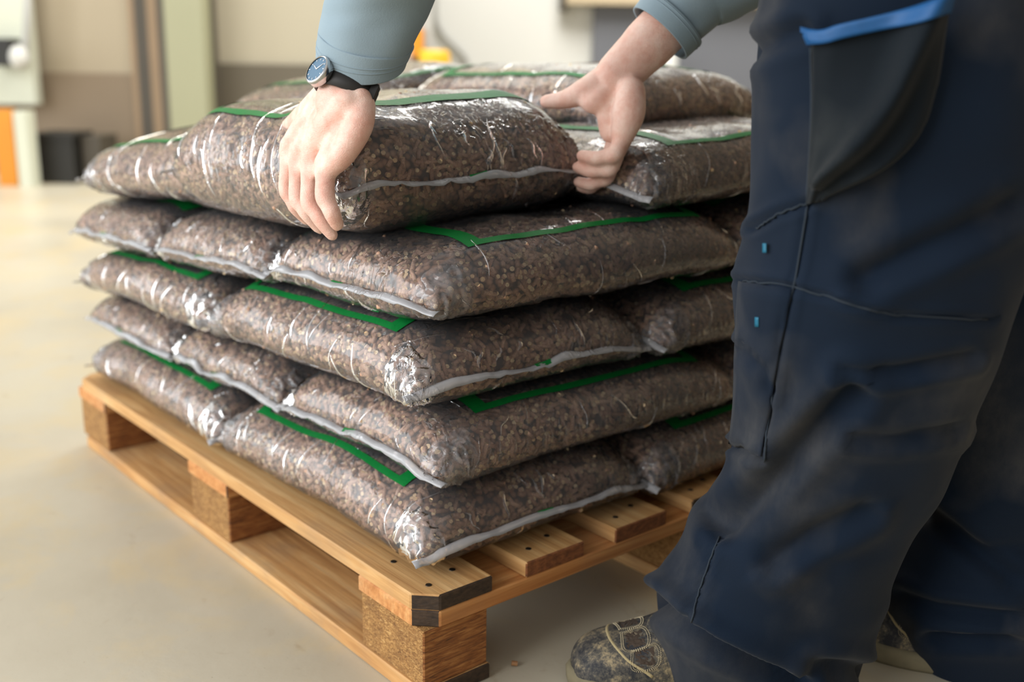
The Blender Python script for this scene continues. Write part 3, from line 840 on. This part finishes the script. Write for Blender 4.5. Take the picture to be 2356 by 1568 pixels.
def hand(fing, carp, rad):
    out = []
    for f in fing:
        J = fing[f]; r = rad[f]; C_ = carp[f]
        out.append(limb([C_, (C_ + J[0]) / 2, J[0]], [.0155, .0140, r[0] * 1.12], 14, 8))
        # phalanges with knuckle swell
        pts = [J[0], J[0] * .5 + J[1] * .5, J[1], J[1] * .5 + J[2] * .5, J[2], J[3]]
        out.append(limb(pts, [r[0] * 1.05, r[0] * .93, r[1] * 1.04, r[1] * .90, r[2], r[3]], 14, 6))
    return out
def web(fing, names):
    out = []
    for a, b in zip(names[:-1], names[1:]):
        out.append(limb([fing[a][0] * .8 + fing[a][1] * .2, fing[b][0] * .8 + fing[b][1] * .2], [.0085, .0085], 10, 5))
    return out
def body_parts():
    out = []
    out += hand(lh, lcarp, lr) + web(lh, ['index', 'middle', 'ring', 'pinky'])
    # ulnar edge, thumb and wrist of the left hand
    out.append(limb([onx(832, 240, -.006), onx(824, 290, -.018), onx(790, 352, -.034), onx(760, 385, -.042)], [.0165, .0170, .0150, .0125], 14, 8))
    out.append(limb([onx(800, 235, -.020), onx(752, 300, -.030), onx(718, 350, -.038)], [.019, .020, .014], 14, 8))
    out.append(limb([onx(752, 222, -.004), onx(708, 262, -.004), onx(680, 280, .004), onx(660, 293, .018)], [.0185, .0160, .0120, .0092], 14, 8))
    out.append(limb([onx(735, 240, -.006), onx(700, 290, -.016), onx(672, 325, -.030)], [.0140, .0150, .0120], 14, 8))
    # forearm, upper arm
    LS = np.array((.08, -.035, 1.20)); LA = at(836, 120, 1.226); LE = at(925, -170, 1.14)
    ax = (LA - LW) / np.linalg.norm(LA - LW)
    out.append(limb([LW - ax * .012, LW + ax * .025, LA, LE, LS], None, 20, 10, [(.0305, .0240), (.0305, .0245), (.033, .030), (.043, .040), (.055, .052)], up=tuple(RH)))
    # right hand
    out += hand(rh, rcarp, rr) + web(rh, ['index', 'middle', 'ring', 'pinky'])
    out.append(limb([at(1452, 208, 1.436), at(1446, 262, 1.430), at(1432, 312, 1.432)], [.0200, .0225, .0165], 16, 8))
    out.append(limb([at(1408, 200, 1.462), at(1398, 250, 1.455), at(1404, 305, 1.455)], [.0200, .0165, .0150], 16, 8))
    out.append(limb([at(1396, 186, 1.462), at(1352, 208, 1.462), at(1302, 228, 1.472), at(1256, 234, 1.482)], [.0235, .0195, .0135, .0098], 16, 8))
    out.append(limb([at(1400, 205, 1.455), at(1370, 235, 1.452), at(1345, 226, 1.460)], [.018, .0165, .0130], 14, 8))
    RS = np.array((.42, .135, 1.20)); RE = at(1735, -150, 1.44)
    w0 = at(1424, 170, 1.455)
    out.append(limb([w0 - (at(1520, 70, 1.45) - w0) * .12, w0, at(1465, 128, 1.452), at(1520, 72, 1.45), RE, RS], None, 20, 10,
                    [(.0275, .0300), (.0275, .0315), (.030, .0335), (.033, .036), (.029, .029), (.040, .040)], up=tuple(FH)))
    # trunk, neck, head, legs under the clothes
    hip = np.array((.45, -.33, .93)); sh = np.array((.25, .05, 1.20))
    out.append(limb([hip, hip * .5 + sh * .5 + np.array((0, -.02, .06)), sh], None, 24, 10, [(.11, .15), (.11, .15), (.10, .16)], up=(0, .4, -1)))
    out.append(limb([LS, sh, RS], [.06, .075, .06], 18, 8))
    hd = np.array((.135, .265, 1.335)); fd = np.array((-.30, .62, -.72)); fd /= np.linalg.norm(fd); upv = np.array((-.36, .62, .69)); upv -= fd * (upv @ fd); upv /= np.linalg.norm(upv)
    sd = np.cross(fd, upv)
    out.append(limb([sh, sh * .4 + hd * .6, hd], [.062, .056, .06], 18, 8))
    out.append(limb([hd - upv * .07 + fd * .02, hd, hd + upv * .06 - fd * .012], None, 24, 10, [(.060, .055), (.088, .076), (.078, .070)], up=tuple(fd)))
    out.append(limb([hd - upv * .10 + fd * .055, hd - upv * .06 + fd * .05], [.026, .038], 16, 6))                   # chin
    out.append(limb([hd + upv * .015 + fd * .088, hd - upv * .022 + fd * .108, hd - upv * .032 + fd * .098], [.007, .012, .012], 12, 5))   # nose
    for s_ in (-1, 1):
        out.append(limb([hd + sd * s_ * .078 - upv * .025, hd + sd * s_ * .086 - fd * .012 + upv * .018], [.008, .013], 12, 5))          # ears
        out.append(limb([hd + sd * s_ * .012 - upv * .062 + fd * .088, hd + sd * s_ * .020 - upv * .060 + fd * .084], [.007, .005], 10, 4))  # lips
    Lp = [at(2060, -120, 1.06), at(1960, 700, 1.16), at(1760, 1440, 1.345)]
    Rp = [at(2230, -120, 1.22), at(2280, 700, 1.30), at(2230, 1440, 1.43)]
    for q in (Lp, Rp):
        out.append(limb([hip * .6 + q[0] * .4] + q, [.095, .085, .058, .042], 18, 8))
    return out, (hd, fd, upv, sd)
bparts, HEAD = body_parts()
body = organic('body', bparts, .0031, 3, M_SKIN, person)
hd, fd, upv, sd = HEAD
# hair cap and eyes
V = []; F = []
nu, nv = 18, 28
for i in range(nu):
    th = math.radians(4 + 96 * i / (nu - 1))
    for j in range(nv):
        ph = 2 * math.pi * j / nv
        front = max(0, math.cos(ph)); t_ = th * (1 - .38 * front)
        d_ = upv * math.cos(t_) + (fd * math.cos(ph) + sd * math.sin(ph)) * math.sin(t_)
        V.append(hd + upv * .018 + d_ * np.array(.098 + .003 * math.sin(9 * ph + 5 * th)))
for i in range(nu - 1):
    for j in range(nv): F.append((i * nv + j, i * nv + (j + 1) % nv, (i + 1) * nv + (j + 1) % nv, (i + 1) * nv + j))
F.append(tuple(range(nv - 1, -1, -1)))
o = mk('hair', V, F, plain('brown_hair', srgb(62, 44, 32), .6, .3, 300), person); o.modifiers.new('t', 'SOLIDIFY').thickness = .012
for s_ in (-1, 1):
    bm = bmesh.new(); bmesh.ops.create_uvsphere(bm, u_segments=14, v_segments=10, radius=.0115)
    for v_ in bm.verts: v_.co += Vector(hd + sd * s_ * .030 + fd * .078 + upv * .008)
    me = bpy.data.meshes.new('eye'); bm.to_mesh(me); bm.free(); me.materials.append(M_WALL_WHITE); link('eye', me, person)

# ---- trousers
def px_of(P):
    c = (np.asarray(P) - CAM) @ ROT.T
    return np.stack([1178 + FPX * c[:, 0] / c[:, 2], 784 - FPX * c[:, 1] / c[:, 2]], 1)
def seg_dist(Q, line):
    best = np.full(len(Q), 1e9); sgn = np.zeros(len(Q))
    L = np.array(line, float)
    for a, b in zip(L[:-1], L[1:]):
        d = b - a; t = np.clip(((Q - a) @ d) / (d @ d), 0, 1); e = Q - (a + t[:, None] * d); m = np.linalg.norm(e, axis=1)
        cr = np.sign(d[0] * e[:, 1] - d[1] * e[:, 0])
        k = m < best; best[k] = m[k]; sgn[k] = cr[k]
    return best, sgn
def leg_loft(rows, nring, nseg, asp, crease, seed):
    """rows: image row, left and right outline there, distance; horizontal rings round the leg"""
    R_ = spline(rows, nring); V = []
    for y, xl, xr, d, k in R_:
        xm = (xl + xr) / 2; c = at(xm, y, d); w_ = (xr - xl) / 2 * d / FPX
        for j in range(nseg):
            a = 2 * math.pi * j / nseg; ca, sa = math.cos(a), math.sin(a)
            e = .86
            V.append(c + RH * w_ * math.copysign(abs(ca) ** e, ca) + FH * w_ * asp * k * math.copysign(abs(sa) ** e, sa))
    V = np.array(V)
    F = [(i * nseg + j, i * nseg + (j + 1) % nseg, (i + 1) * nseg + (j + 1) % nseg, (i + 1) * nseg + j) for i in range(nring - 1) for j in range(nseg)]
    F = [f[::-1] for f in F]
    # normals
    G_ = V.reshape(nring, nseg, 3)
    tu = np.gradient(G_, axis=0); tv = np.roll(G_, -1, 1) - np.roll(G_, 1, 1)
    N_ = np.cross(tv, tu).reshape(-1, 3); N_ /= np.linalg.norm(N_, axis=1)[:, None] + 1e-9
    cen = np.repeat(G_.mean(1), nseg, 0); N_ *= np.sign(((V - cen) * N_).sum(1))[:, None]
    Q = px_of(V); facing = ((CAM - V) * N_).sum(1) > -.25
    disp = .006 * vnoise(V, 7, seed) + .0028 * vnoise(V * np.array((1, 1, .55)), 22, seed + 1)
    st = V @ np.array((.9, .3, .55)); disp = disp + .0028 * vnoise(np.stack([st, st * 0, V[:, 2] * .25], 1), 26, seed + 2)
    for line, A, w_ in crease:
        dd, sg = seg_dist(Q, line)
        disp = disp + np.where(facing, -A * np.exp(-(dd / w_) ** 2) + np.where(sg < 0, .75, .35) * A * np.exp(-((dd - 1.9 * w_) / (1.1 * w_)) ** 2), 0)
    return V + N_ * disp[:, None], F
rowsL = [(-330, 1800, 2420, 1.02, .9), (-150, 1775, 2410, 1.02, .9), (0, 1757, 2400, 1.03, .9), (150, 1750, 2395, 1.045, .9), (300, 1746, 2386, 1.06, .9), (450, 1738, 2366, 1.08, .9),
         (560, 1722, 2348, 1.10, .92), (640, 1704, 2325, 1.115, .95), (750, 1692, 2290, 1.14, .95), (850, 1692, 2250, 1.165, .95), (1000, 1688, 2190, 1.205, .95),
         (1100, 1676, 2150, 1.235, .95), (1180, 1650, 2104, 1.26, .95), (1225, 1600, 2080, 1.275, .95), (1300, 1546, 2050, 1.30, .92), (1350, 1514, 2040, 1.318, .9),
         (1400, 1506, 2015, 1.335, .9), (1480, 1511, 1985, 1.36, .9), (1568, 1528, 1955, 1.385, .9), (1612, 1545, 1945, 1.398, .88)]
crL = [([(1500, 1375), (1560, 1425), (1640, 1480), (1740, 1530), (1850, 1575)], .022, 20), ([(1738, 122), (1790, 92), (1846, 70)], .009, 22),
       ([(1700, 645), (1800, 655), (1900, 680), (2060, 722), (2280, 735)], .0045, 8), ([(1735, 528), (1790, 492), (1868, 464)], .006, 9),
       ([(1672, 1205), (1735, 1150), (1790, 1090), (1860, 1010), (1960, 900)], .016, 30), ([(1858, 470), (1830, 640), (1800, 760), (1775, 930), (1757, 1060)], .004, 8),
       ([(1678, 1022), (1756, 1052)], .008, 9), ([(1655, 1235), (1612, 1350), (1592, 1430)], .004, 8), ([(1700, 800), (1760, 850), (1770, 900)], .008, 14),
       ([(1870, 1535), (1990, 1545)], .012, 20), ([(2340, 470), (2150, 560), (1990, 640)], .010, 30), ([(2230, 820), (2060, 850), (1940, 840)], .008, 16),
       ([(2200, 990), (2060, 1010), (1960, 1000)], .008, 16), ([(1990, 1180), (1870, 1230), (1780, 1290)], .010, 26)]
rowsR = [(-330, 2060, 2400, 1.17, .8), (-100, 2050, 2500, 1.20, .9), (200, 2080, 2580, 1.25, .9), (500, 2100, 2600, 1.27, .9), (700, 2110, 2600, 1.29, .9), (900, 2115, 2570, 1.32, .9),
         (1050, 2118, 2530, 1.345, .9), (1120, 2112, 2510, 1.36, .9), (1165, 2122, 2500, 1.37, .9), (1196, 2142, 2495, 1.376, .9), (1230, 2112, 2485, 1.383, .9), (1268, 2078, 2476, 1.392, .9), (1340, 2038, 2460, 1.41, .9), (1440, 2058, 2440, 1.43, .9), (1545, 2110, 2425, 1.45, .9)]
crR = [([(2060, 1370), (2150, 1400), (2330, 1420)], .012, 18), ([(2140, 1470), (2330, 1470)], .012, 16), ([(2130, 1180), (2330, 1330)], .01, 22)]
pv = [leg_loft(rowsL, 190, 128, .92, crL, 51), leg_loft(rowsR, 110, 72, .92, crR, 61)]
hipc = np.array((.45, -.33, .93)); lat = np.array((.9, .45, 0)) / math.hypot(.9, .45)
pv.append(limb([hipc + np.array((0, 0, -.12)), hipc, hipc + np.array((-.03, .06, .11))], None, 40, 12, [(.125, .17), (.135, .185), (.125, .17)], up=(-.45, .9, 0)))
V, F = merge(pv)
trousers = mk('trousers', V, F, M_TROUSER, person); trousers['label'] = 'dusty navy work trousers'
bvh = BVHTree.FromPolygons([Vector(v) for v in pv[0][0]], pv[0][1])
def hit(x, y):
    d = Vector(ray(x, y)).normalized(); loc, nrm, _, _ = bvh.ray_cast(Vector(CAM), d, 4)
    if loc is None: return None, None
    if nrm.dot(d) > 0: nrm = -nrm
    return np.array(loc), np.array(nrm)
def patch(name, L, R_, n, m, off, mat, parent, thick=.003, smooth=True, relax=0):
    """cloth patch between two image polylines, laid on the trousers; off(s,t) = how far it stands off"""
    L = spline(L, n); R_ = spline(R_, n); V = []; last = None
    for i in range(n):
        for j in range(m):
            s_ = j / (m - 1); q = L[i] * (1 - s_) + R_[i] * s_
            p_, nn = hit(*q)
            if p_ is None: p_, nn = last
            last = (p_, nn)
            V.append(p_ + nn * off(s_, i / (n - 1)))
    G_ = np.array(V).reshape(n, m, 3)
    for _ in range(relax):
        G_[:, 1:-1] = G_[:, 1:-1] * .5 + (G_[:, :-2] + G_[:, 2:]) * .25
    V = G_.reshape(-1, 3)
    F = [(i * m + j, (i + 1) * m + j, (i + 1) * m + j + 1, i * m + j + 1) for i in range(n - 1) for j in range(m - 1)]
    o = mk(name, V, F, mat, parent, smooth); 
    if thick:
        md = o.modifiers.new('t', 'SOLIDIFY'); md.thickness = thick; md.offset = 0
    return o
def pocket_off(s_, t):
    rid = .030 * math.exp(-((s_ - (.84 - .55 * t)) / .10) ** 2) + .016 * s_
    edge = min(1, 6 * (1 - t)) * min(1, 7 * s_) * (1 if s_ < .96 else .55)
    return .003 + (.006 + rid) * edge + .004 * math.sin(7 * s_ + 9 * t) * edge * .5
pk = patch('cargo_pocket', [(1872, 70), (1874, 200), (1868, 340), (1862, 462)], [(2168, 6), (2140, 220), (2070, 352), (1880, 464)], 40, 34, pocket_off, M_POCKET, trousers, relax=2)
pk['label'] = 'dark cargo pocket with a sagging flap'
tr = patch('blue_pocket_trim', [(1871, 68), (1871, 100)], [(2170, 2), (2164, 36)], 5, 30, lambda s_, t: pocket_off(s_, t * .08) + .009, M_BLUE, trousers, .002, relax=5)
tr['label'] = 'bright blue pocket edge trim'
patch('knee_patch', [(1704, 650), (1696, 800), (1692, 930), (1682, 1018)], [(1828, 668), (1800, 800), (1776, 930), (1755, 1050)], 26, 12, lambda s_, t: .0025, M_TROUSER, trousers, .002)
for cx, cy in ((1767, 570), (1749, 738)):
    patch('bartack', [(cx - 4, cy - 11), (cx - 4, cy + 11)], [(cx + 4, cy - 11), (cx + 4, cy + 11)], 4, 3, lambda s_, t: .0042, M_CYAN, trousers, .001)
def seam(line, n, off=.0012, r=.0011, name='seam'):
    P = []
    for q in spline(line, n):
        p_, nn = hit(*q)
        if p_ is not None: P.append(p_ + nn * off)
    V, F = tube(P, [r] * len(P), 6); mk(name, V, F, M_SEAM, trousers)
seam([(1712, 646), (1800, 655), (1900, 680), (2060, 722), (2270, 735)], 50)
seam([(1858, 470), (1830, 640), (1800, 760), (1775, 930), (1757, 1060)], 50)
seam([(1742, 526), (1790, 492), (1862, 464)], 24)
seam([(1655, 1235), (1612, 1350), (1592, 1430)], 24)
seam([(1866, 110), (1868, 240), (1862, 380), (1856, 470)], 30)

# ---- pullover: trunk and sleeves
def ringloft(rows, nring, nseg, grow=0.0):
    Q = spline([np.concatenate(r) for r in rows], nring); V = []
    for q in Q:
        c_, U_, W_ = q[:3], q[3:6], q[6:9]; g = 1 + grow / np.linalg.norm(U_)
        for k in range(nseg):
            a = 2 * math.pi * k / nseg; V.append(c_ + (U_ * math.cos(a) + W_ * math.sin(a)) * g)
    F = [(i * nseg + k, i * nseg + (k + 1) % nseg, (i + 1) * nseg + (k + 1) % nseg, (i + 1) * nseg + k) for i in range(nring - 1) for k in range(nseg)]
    return np.array(V), F, Q
ZU = np.array((0, 0, 1.0))
rowsLS = [(at(831, 141, 1.232), RH * .0480 - ZU * .003, FH * .045 + ZU * .024), (at(834, 122, 1.228), RH * .0490 - ZU * .005, FH * .046 + ZU * .023),
          (at(843, 88, 1.220), RH * .0508 - ZU * .009, FH * .048 + ZU * .019), (at(873, 0, 1.195), RH * .0540 - ZU * .013, FH * .052 + ZU * .014),
          (at(925, -170, 1.14), RH * .059 - ZU * .016, FH * .056 + ZU * .012), (np.array((.08, -.035, 1.20)), RH * .070 - ZU * .02, FH * .068 + ZU * .01)]
def sleeve(pts, ell, up, seed, nring=70, nseg=56):
    P = np.array([list(p) + list(e) for p, e in zip(pts, ell)]); Q = spline(P, nring)
    V, F = tube(Q[:, :3], None, nseg, False, [tuple(q) for q in Q[:, 3:]], up)
    V = np.array(V); cen = np.repeat(Q[:, :3], nseg, 0); N_ = V - cen; N_ /= np.linalg.norm(N_, axis=1)[:, None]
    f = np.clip(np.repeat(np.linspace(0, 1, nring), nseg) * 9 - 1.6, 0, 1)
    dis = (.0045 * vnoise(V, 16, seed) + .0025 * vnoise(V * np.array((.6, .6, 1.6)), 38, seed + 1)) * f
    return V + N_ * dis[:, None], F
LS = np.array((.08, -.035, 1.20)); LC = at(831, 148, 1.282); LC2 = at(838, 108, 1.272); LC3 = at(872, 0, 1.232); LEs = at(925, -170, 1.17)
V, F, Q = ringloft(rowsLS, 80, 64); N_ = V - np.repeat(Q[:, :3], 64, 0); N_ /= np.linalg.norm(N_, axis=1)[:, None]
f_ = np.clip(np.repeat(np.linspace(0, 1, 80), 64) * 8 - 1.6, 0, 1)
sl = (V + N_ * ((.0045 * vnoise(V, 16, 71) + .0028 * vnoise(V * np.array((.6, .6, 1.6)), 38, 72)) * f_)[:, None], F)
RC = at(1519, 76, 1.45); RC2 = at(1550, 42, 1.448); RC3 = at(1600, -14, 1.445); REs = at(1735, -150, 1.44); RS = np.array((.42, .135, 1.20))
sr = sleeve([RC, RC + (RC2 - RC) * .35, RC2, RC3, REs, RS], [(.045, .046), (.046, .047), (.047, .048), (.051, .051), (.060, .060), (.072, .070)], tuple(FH), 81)
sh = np.array((.25, .05, 1.20))
tk = limb([hipc + np.array((-.01, .02, .055)), hipc * .5 + sh * .5 + np.array((0, -.02, .07)), sh + np.array((0, .01, .01))], None, 40, 12, [(.145, .196), (.138, .182), (.115, .18)], up=(0, .4, -1))
ys = limb([LS, sh, RS], [.074, .09, .074], 30, 10)
V, F = merge([sl, sr, tk, ys])
pull = mk('pullover', V, F, M_SLEEVE, person); pull['label'] = 'faded blue-grey pullover with plain cuffs'
def cuff(axis, ell, up, name='cuff'):
    P = np.array([list(p) + list(e) for p, e in zip(axis, ell)]); Q = spline(P, 22)
    V, F = tube(Q[:, :3], None, 56, False, [tuple(q) for q in Q[:, 3:]], up)
    o = mk(name, V, F, M_SLEEVE, pull); md = o.modifiers.new('t', 'SOLIDIFY'); md.thickness = .003; md.offset = 0
    for row in (19, 16):
        n0 = row * 56; ring = [np.array(V[n0 + k]) for k in range(56)]; c0 = sum(ring) / 56
        ring = [p + (p - c0) / np.linalg.norm(p - c0) * .0016 for p in ring]
        T, TF = tube(ring + [ring[0], ring[1]], [.0009] * 58, 5); mk('cuff_stitch', T, TF, M_SLEEVE, o)
V, F, Q = ringloft(rowsLS[:3], 24, 64, .0025)
o = mk('cuff', V, F, M_SLEEVE, pull); md = o.modifiers.new('t', 'SOLIDIFY'); md.thickness = .003; md.offset = 0
for row in (13, 16):
    ring = [V[row * 64 + k] + (V[row * 64 + k] - Q[row, :3]) * .025 for k in range(64)]
    T, TF = tube(ring + ring[:2], [.0009] * 66, 5); mk('cuff_stitch', T, TF, M_SLEEVE, o)
dr = (RC2 - RC)
cuff([RC - dr * .02, RC + dr * .4, RC + dr * 1.0], [(.0470, .0480), (.0480, .0490), (.0490, .0500)], tuple(FH))

# ---- shoes
def shoe(toe, heel, root):
    toe = np.array(toe, float); heel = np.array(heel, float); ax = heel - toe; Ls = np.linalg.norm(ax); ax /= Ls; sdv = np.array((-ax[1], ax[0], 0)); up = np.array((0, 0, 1.0))
    prof = spline([(0, .004, .030), (.02, .024, .044), (.07, .039, .057), (.16, .0475, .066), (.27, .0505, .072), (.38, .049, .082), (.50, .045, .100), (.64, .041, .125), (.80, .040, .130), (.94, .036, .130), (1.0, .020, .120)], 60)
    def P(s_, a):
        i = min(max(s_, 0), 1) * 59
        k = int(min(np.searchsorted(prof[:, 0], s_), 59)); k0 = max(k - 1, 0)
        f = 0 if prof[k, 0] == prof[k0, 0] else (s_ - prof[k0, 0]) / (prof[k, 0] - prof[k0, 0])
        w_ = prof[k0, 1] * (1 - f) + prof[k, 1] * f; h_ = prof[k0, 2] * (1 - f) + prof[k, 2] * f
        ca, sa = math.cos(a), math.sin(a)
        return toe + ax * Ls * s_ + sdv * w_ * math.copysign(abs(ca) ** .75, ca) + up * (.020 + (h_ - .020) * abs(sa) ** .8)
    def Pn(s_, a, off):
        e = 1e-3
        n_ = np.cross(P(min(s_ + e, 1), a) - P(max(s_ - e, 0), a), P(s_, a + e) - P(s_, a - e)); n_ /= np.linalg.norm(n_) + 1e-12
        q = P(s_, a); c0_ = toe + ax * Ls * s_ + up * .02
        return q + n_ * (off if n_ @ (q - c0_) > 0 else -off)
    na = 33; V = []; F = []; S_ = np.concatenate([np.linspace(0, .2, 18, endpoint=False), np.linspace(.2, 1, 42)])
    for s_ in S_:
        for j in range(na): V.append(P(s_, math.pi * j / (na - 1)))
    for i in range(len(S_) - 1):
        for j in range(na - 1): F.append((i * na + j, (i + 1) * na + j, (i + 1) * na + j + 1, i * na + j + 1))
    sh_ = mk('safety_shoe', V, F, M_SHOE, root)
    md = sh_.modifiers.new('t', 'SOLIDIFY'); md.thickness = .002
    ol = []
    for s_ in S_: ol.append((P(s_, 0) * np.array((1, 1, 0)), sdv))
    ring = [P(s_, 0) + sdv * .005 for s_ in S_] + [P(s_, math.pi) - sdv * .005 for s_ in S_[::-1]]
    ring = [np.array((q[0], q[1], 0)) - (ax * .006 if k in (0, len(ring) - 1) else 0) for k, q in enumerate(ring)]
    V = []; nr = len(ring)
    c0 = sum(ring) / nr
    for z, g in ((0, -.004), (.006, 0), (.022, .001), (.028, -.003)):
        for q in ring:
            d_ = q - c0; V.append(q + d_ / np.linalg.norm(d_) * g + up * z)
    F = [(r_ * nr + k, r_ * nr + (k + 1) % nr, (r_ + 1) * nr + (k + 1) % nr, (r_ + 1) * nr + k) for r_ in range(3) for k in range(nr)]
    F += [tuple(range(nr - 1, -1, -1)), tuple(3 * nr + k for k in range(nr))]
    mk('sole', V, F, M_SOLE, sh_)
    def line(pts, r, mat, name, n=40, lift=.0012, dash=False):
        Q = [Pn(s_, a, lift) for s_, a in spline(pts, n)]
        if not dash:
            V, F = tube(Q, [r] * len(Q), 6); return mk(name, V, F, mat, sh_)
        prt = []
        for k in range(0, len(Q) - 1, 2): prt.append(tube([Q[k], Q[k] * .25 + Q[k + 1] * .75], [r, r], 5))
        V, F = merge(prt); return mk(name, V, F, mat, sh_)
    line([(.06, .12), (.075, .7), (.08, math.pi / 2), (.075, 2.44), (.06, 3.02)], .0008, M_SHOE, 'toe_seam')
    line([(.34, .2), (.22, .75), (.165, math.pi / 2), (.22, 2.39), (.34, 2.94)], .0034, M_WELT, 'vamp_welt', 50, -.0006)
    for sgn in (1, -1):
        def A(a): return math.pi / 2 + sgn * a
        for a0, a1, s0, s1 in ((.08, .56, .235, .315), (.68, 1.1, .265, .35)):
            n = 9; V = []; F = []
            for i in range(n):
                for j in range(n):
                    V.append(Pn(s0 + (s1 - s0) * i / (n - 1), A(a0 + (a1 - a0) * j / (n - 1)), .0022) + rng.normal(0, .0004, 3))
            F = [(i * n + j, i * n + j + 1, (i + 1) * n + j + 1, (i + 1) * n + j) for i in range(n - 1) for j in range(n - 1)]
            mk('mesh_panel', V, F, M_MESHP, sh_, smooth=False)
            for g in (.008, .016):
                line([(s0 - g, A(a0 - g * 3)), (s0 - g, A(a1 + g * 3)), (s1 + g, A(a1 + g * 3)), (s1 + g, A(a0 - g * 3)), (s0 - g, A(a0 - g * 3))], .0007, M_STITCH, 'stitching', 110, .0026, True)
    n = 12; V = []; F = []
    for i in range(n):
        for j in range(n):
            s_ = .345 + .16 * i / (n - 1); wd = .75 * math.sqrt(max(.05, 1 - (1 - i / (n - 1)) ** 2.5))
            V.append(Pn(s_, math.pi / 2 + .15 + (j / (n - 1) - .5) * wd, .006))
    F = [(i * n + j, i * n + j + 1, (i + 1) * n + j + 1, (i + 1) * n + j) for i in range(n - 1) for j in range(n - 1)]
    o = mk('strap', V, F, M_SHOE, sh_); o.modifiers.new('t', 'SOLIDIFY').thickness = .006
    return sh_
shoe((.180, -.075, 0), (.405, -.232, 0), person)['label'] = 'dusty black safety shoe pointing at the pallet corner'
shoe((.560, -.235, 0), (.680, -.485, 0), person)['label'] = 'dusty safety shoe set back beside the pallet'

# ---- wristwatch
wl = empty('wristwatch', tuple(at(806, 188, 1.29))); tag(wl, 'round steel wristwatch with black strap on the left wrist', 'watch')
LA = at(836, 120, 1.226); wax = (LA - LW) / np.linalg.norm(LA - LW)
wc = LW + wax * .005
M_STRAP = plain('black_leather_strap', srgb(30, 28, 27), .55, .2, 120)
M_STEEL = plain('watch_steel', srgb(200, 202, 204), .18, .03, 50, Metallic=1.0)
M_DIAL = plain('watch_dial', srgb(92, 122, 146), .25, .1, 60)
ux = RH - wax * (RH @ wax); ux /= np.linalg.norm(ux); uy = np.cross(wax, ux)
if uy @ FH < 0: uy = -uy
nr = 60; V = []; F = []
for k in range(nr):
    a = 2 * math.pi * k / nr; o_ = wc + ux * .0355 * math.cos(a) + uy * .030 * math.sin(a)
    for h_ in (-.0105, .0105): V.append(o_ + wax * h_)
F = [(2 * k, 2 * ((k + 1) % nr), 2 * ((k + 1) % nr) + 1, 2 * k + 1) for k in range(nr)]
o = mk('strap', V, F, M_STRAP, wl); o.modifiers.new('t', 'SOLIDIFY').thickness = .0028
nd = -ux * .64 - uy * .77; nd /= np.linalg.norm(nd)
cc = wc - ux * .0355 * .74 - uy * .030 * .67 + wax * .001
V, F = tube([cc - nd * .002, cc, cc + nd * .008, cc + nd * .0098, cc + nd * .0100], [.0150, .0178, .0178, .0172, .0154], 40, False, up=tuple(wax)); mk('case', V, F, M_STEEL, wl)
V, F = tube([cc + nd * .0080, cc + nd * .0090], [.0155, .0155], 40, True, up=tuple(wax)); mk('dial', V, F, M_DIAL, wl, smooth=False)
M_HAND = plain('watch_hand', srgb(232, 236, 240), .3, .02, 50)
sx_ = np.cross(nd, wax); sx_ /= np.linalg.norm(sx_); sy_ = np.cross(sx_, nd)
for an, l_ in ((.6, .0085), (2.5, .0115)):
    dv = sx_ * math.cos(an) + sy_ * math.sin(an); V, F = tube([cc + nd * .0096, cc + nd * .0096 + dv * l_], [.0007, .0004], 6); mk('watch_hand', V, F, M_HAND, wl)
for k in range(12):
    an = 2 * math.pi * k / 12; dv = sx_ * math.cos(an) + sy_ * math.sin(an)
    V, F = tube([cc + nd * .0093 + dv * .0115, cc + nd * .0093 + dv * .0138], [.0005, .0005], 6); mk('hour_mark', V, F, M_HAND, wl)
bc = wc + ux * .037 * .9 - uy * .031 * .35
box_v = [bc + ux * a * .004 + uy * b * .006 + wax * c_ * .013 for a in (-1, 1) for b in (-1, 1) for c_ in (-1, 1)]
mk('buckle', box_v, [(0, 1, 3, 2), (4, 6, 7, 5), (0, 4, 5, 1), (2, 3, 7, 6), (0, 2, 6, 4), (1, 5, 7, 3)], M_STRAP, wl, smooth=False)

# ---- loose pellets on the floor
for i, (x, y) in enumerate(((1183, 1527),)):
    p_ = onz(x, y, .0032); V, F = tube([p_ + np.array((-.003, .002, .002)), p_ + np.array((.003, -.003, .001))], [.0034, .0034], 9)
    o = mk('loose_pellet', V, F, plain('loose_pellet_wood', srgb(150, 108, 70), .6, .3, 300), smooth=False); tag(o, 'single loose wood pellet on the floor beside the shoe', 'pellet')
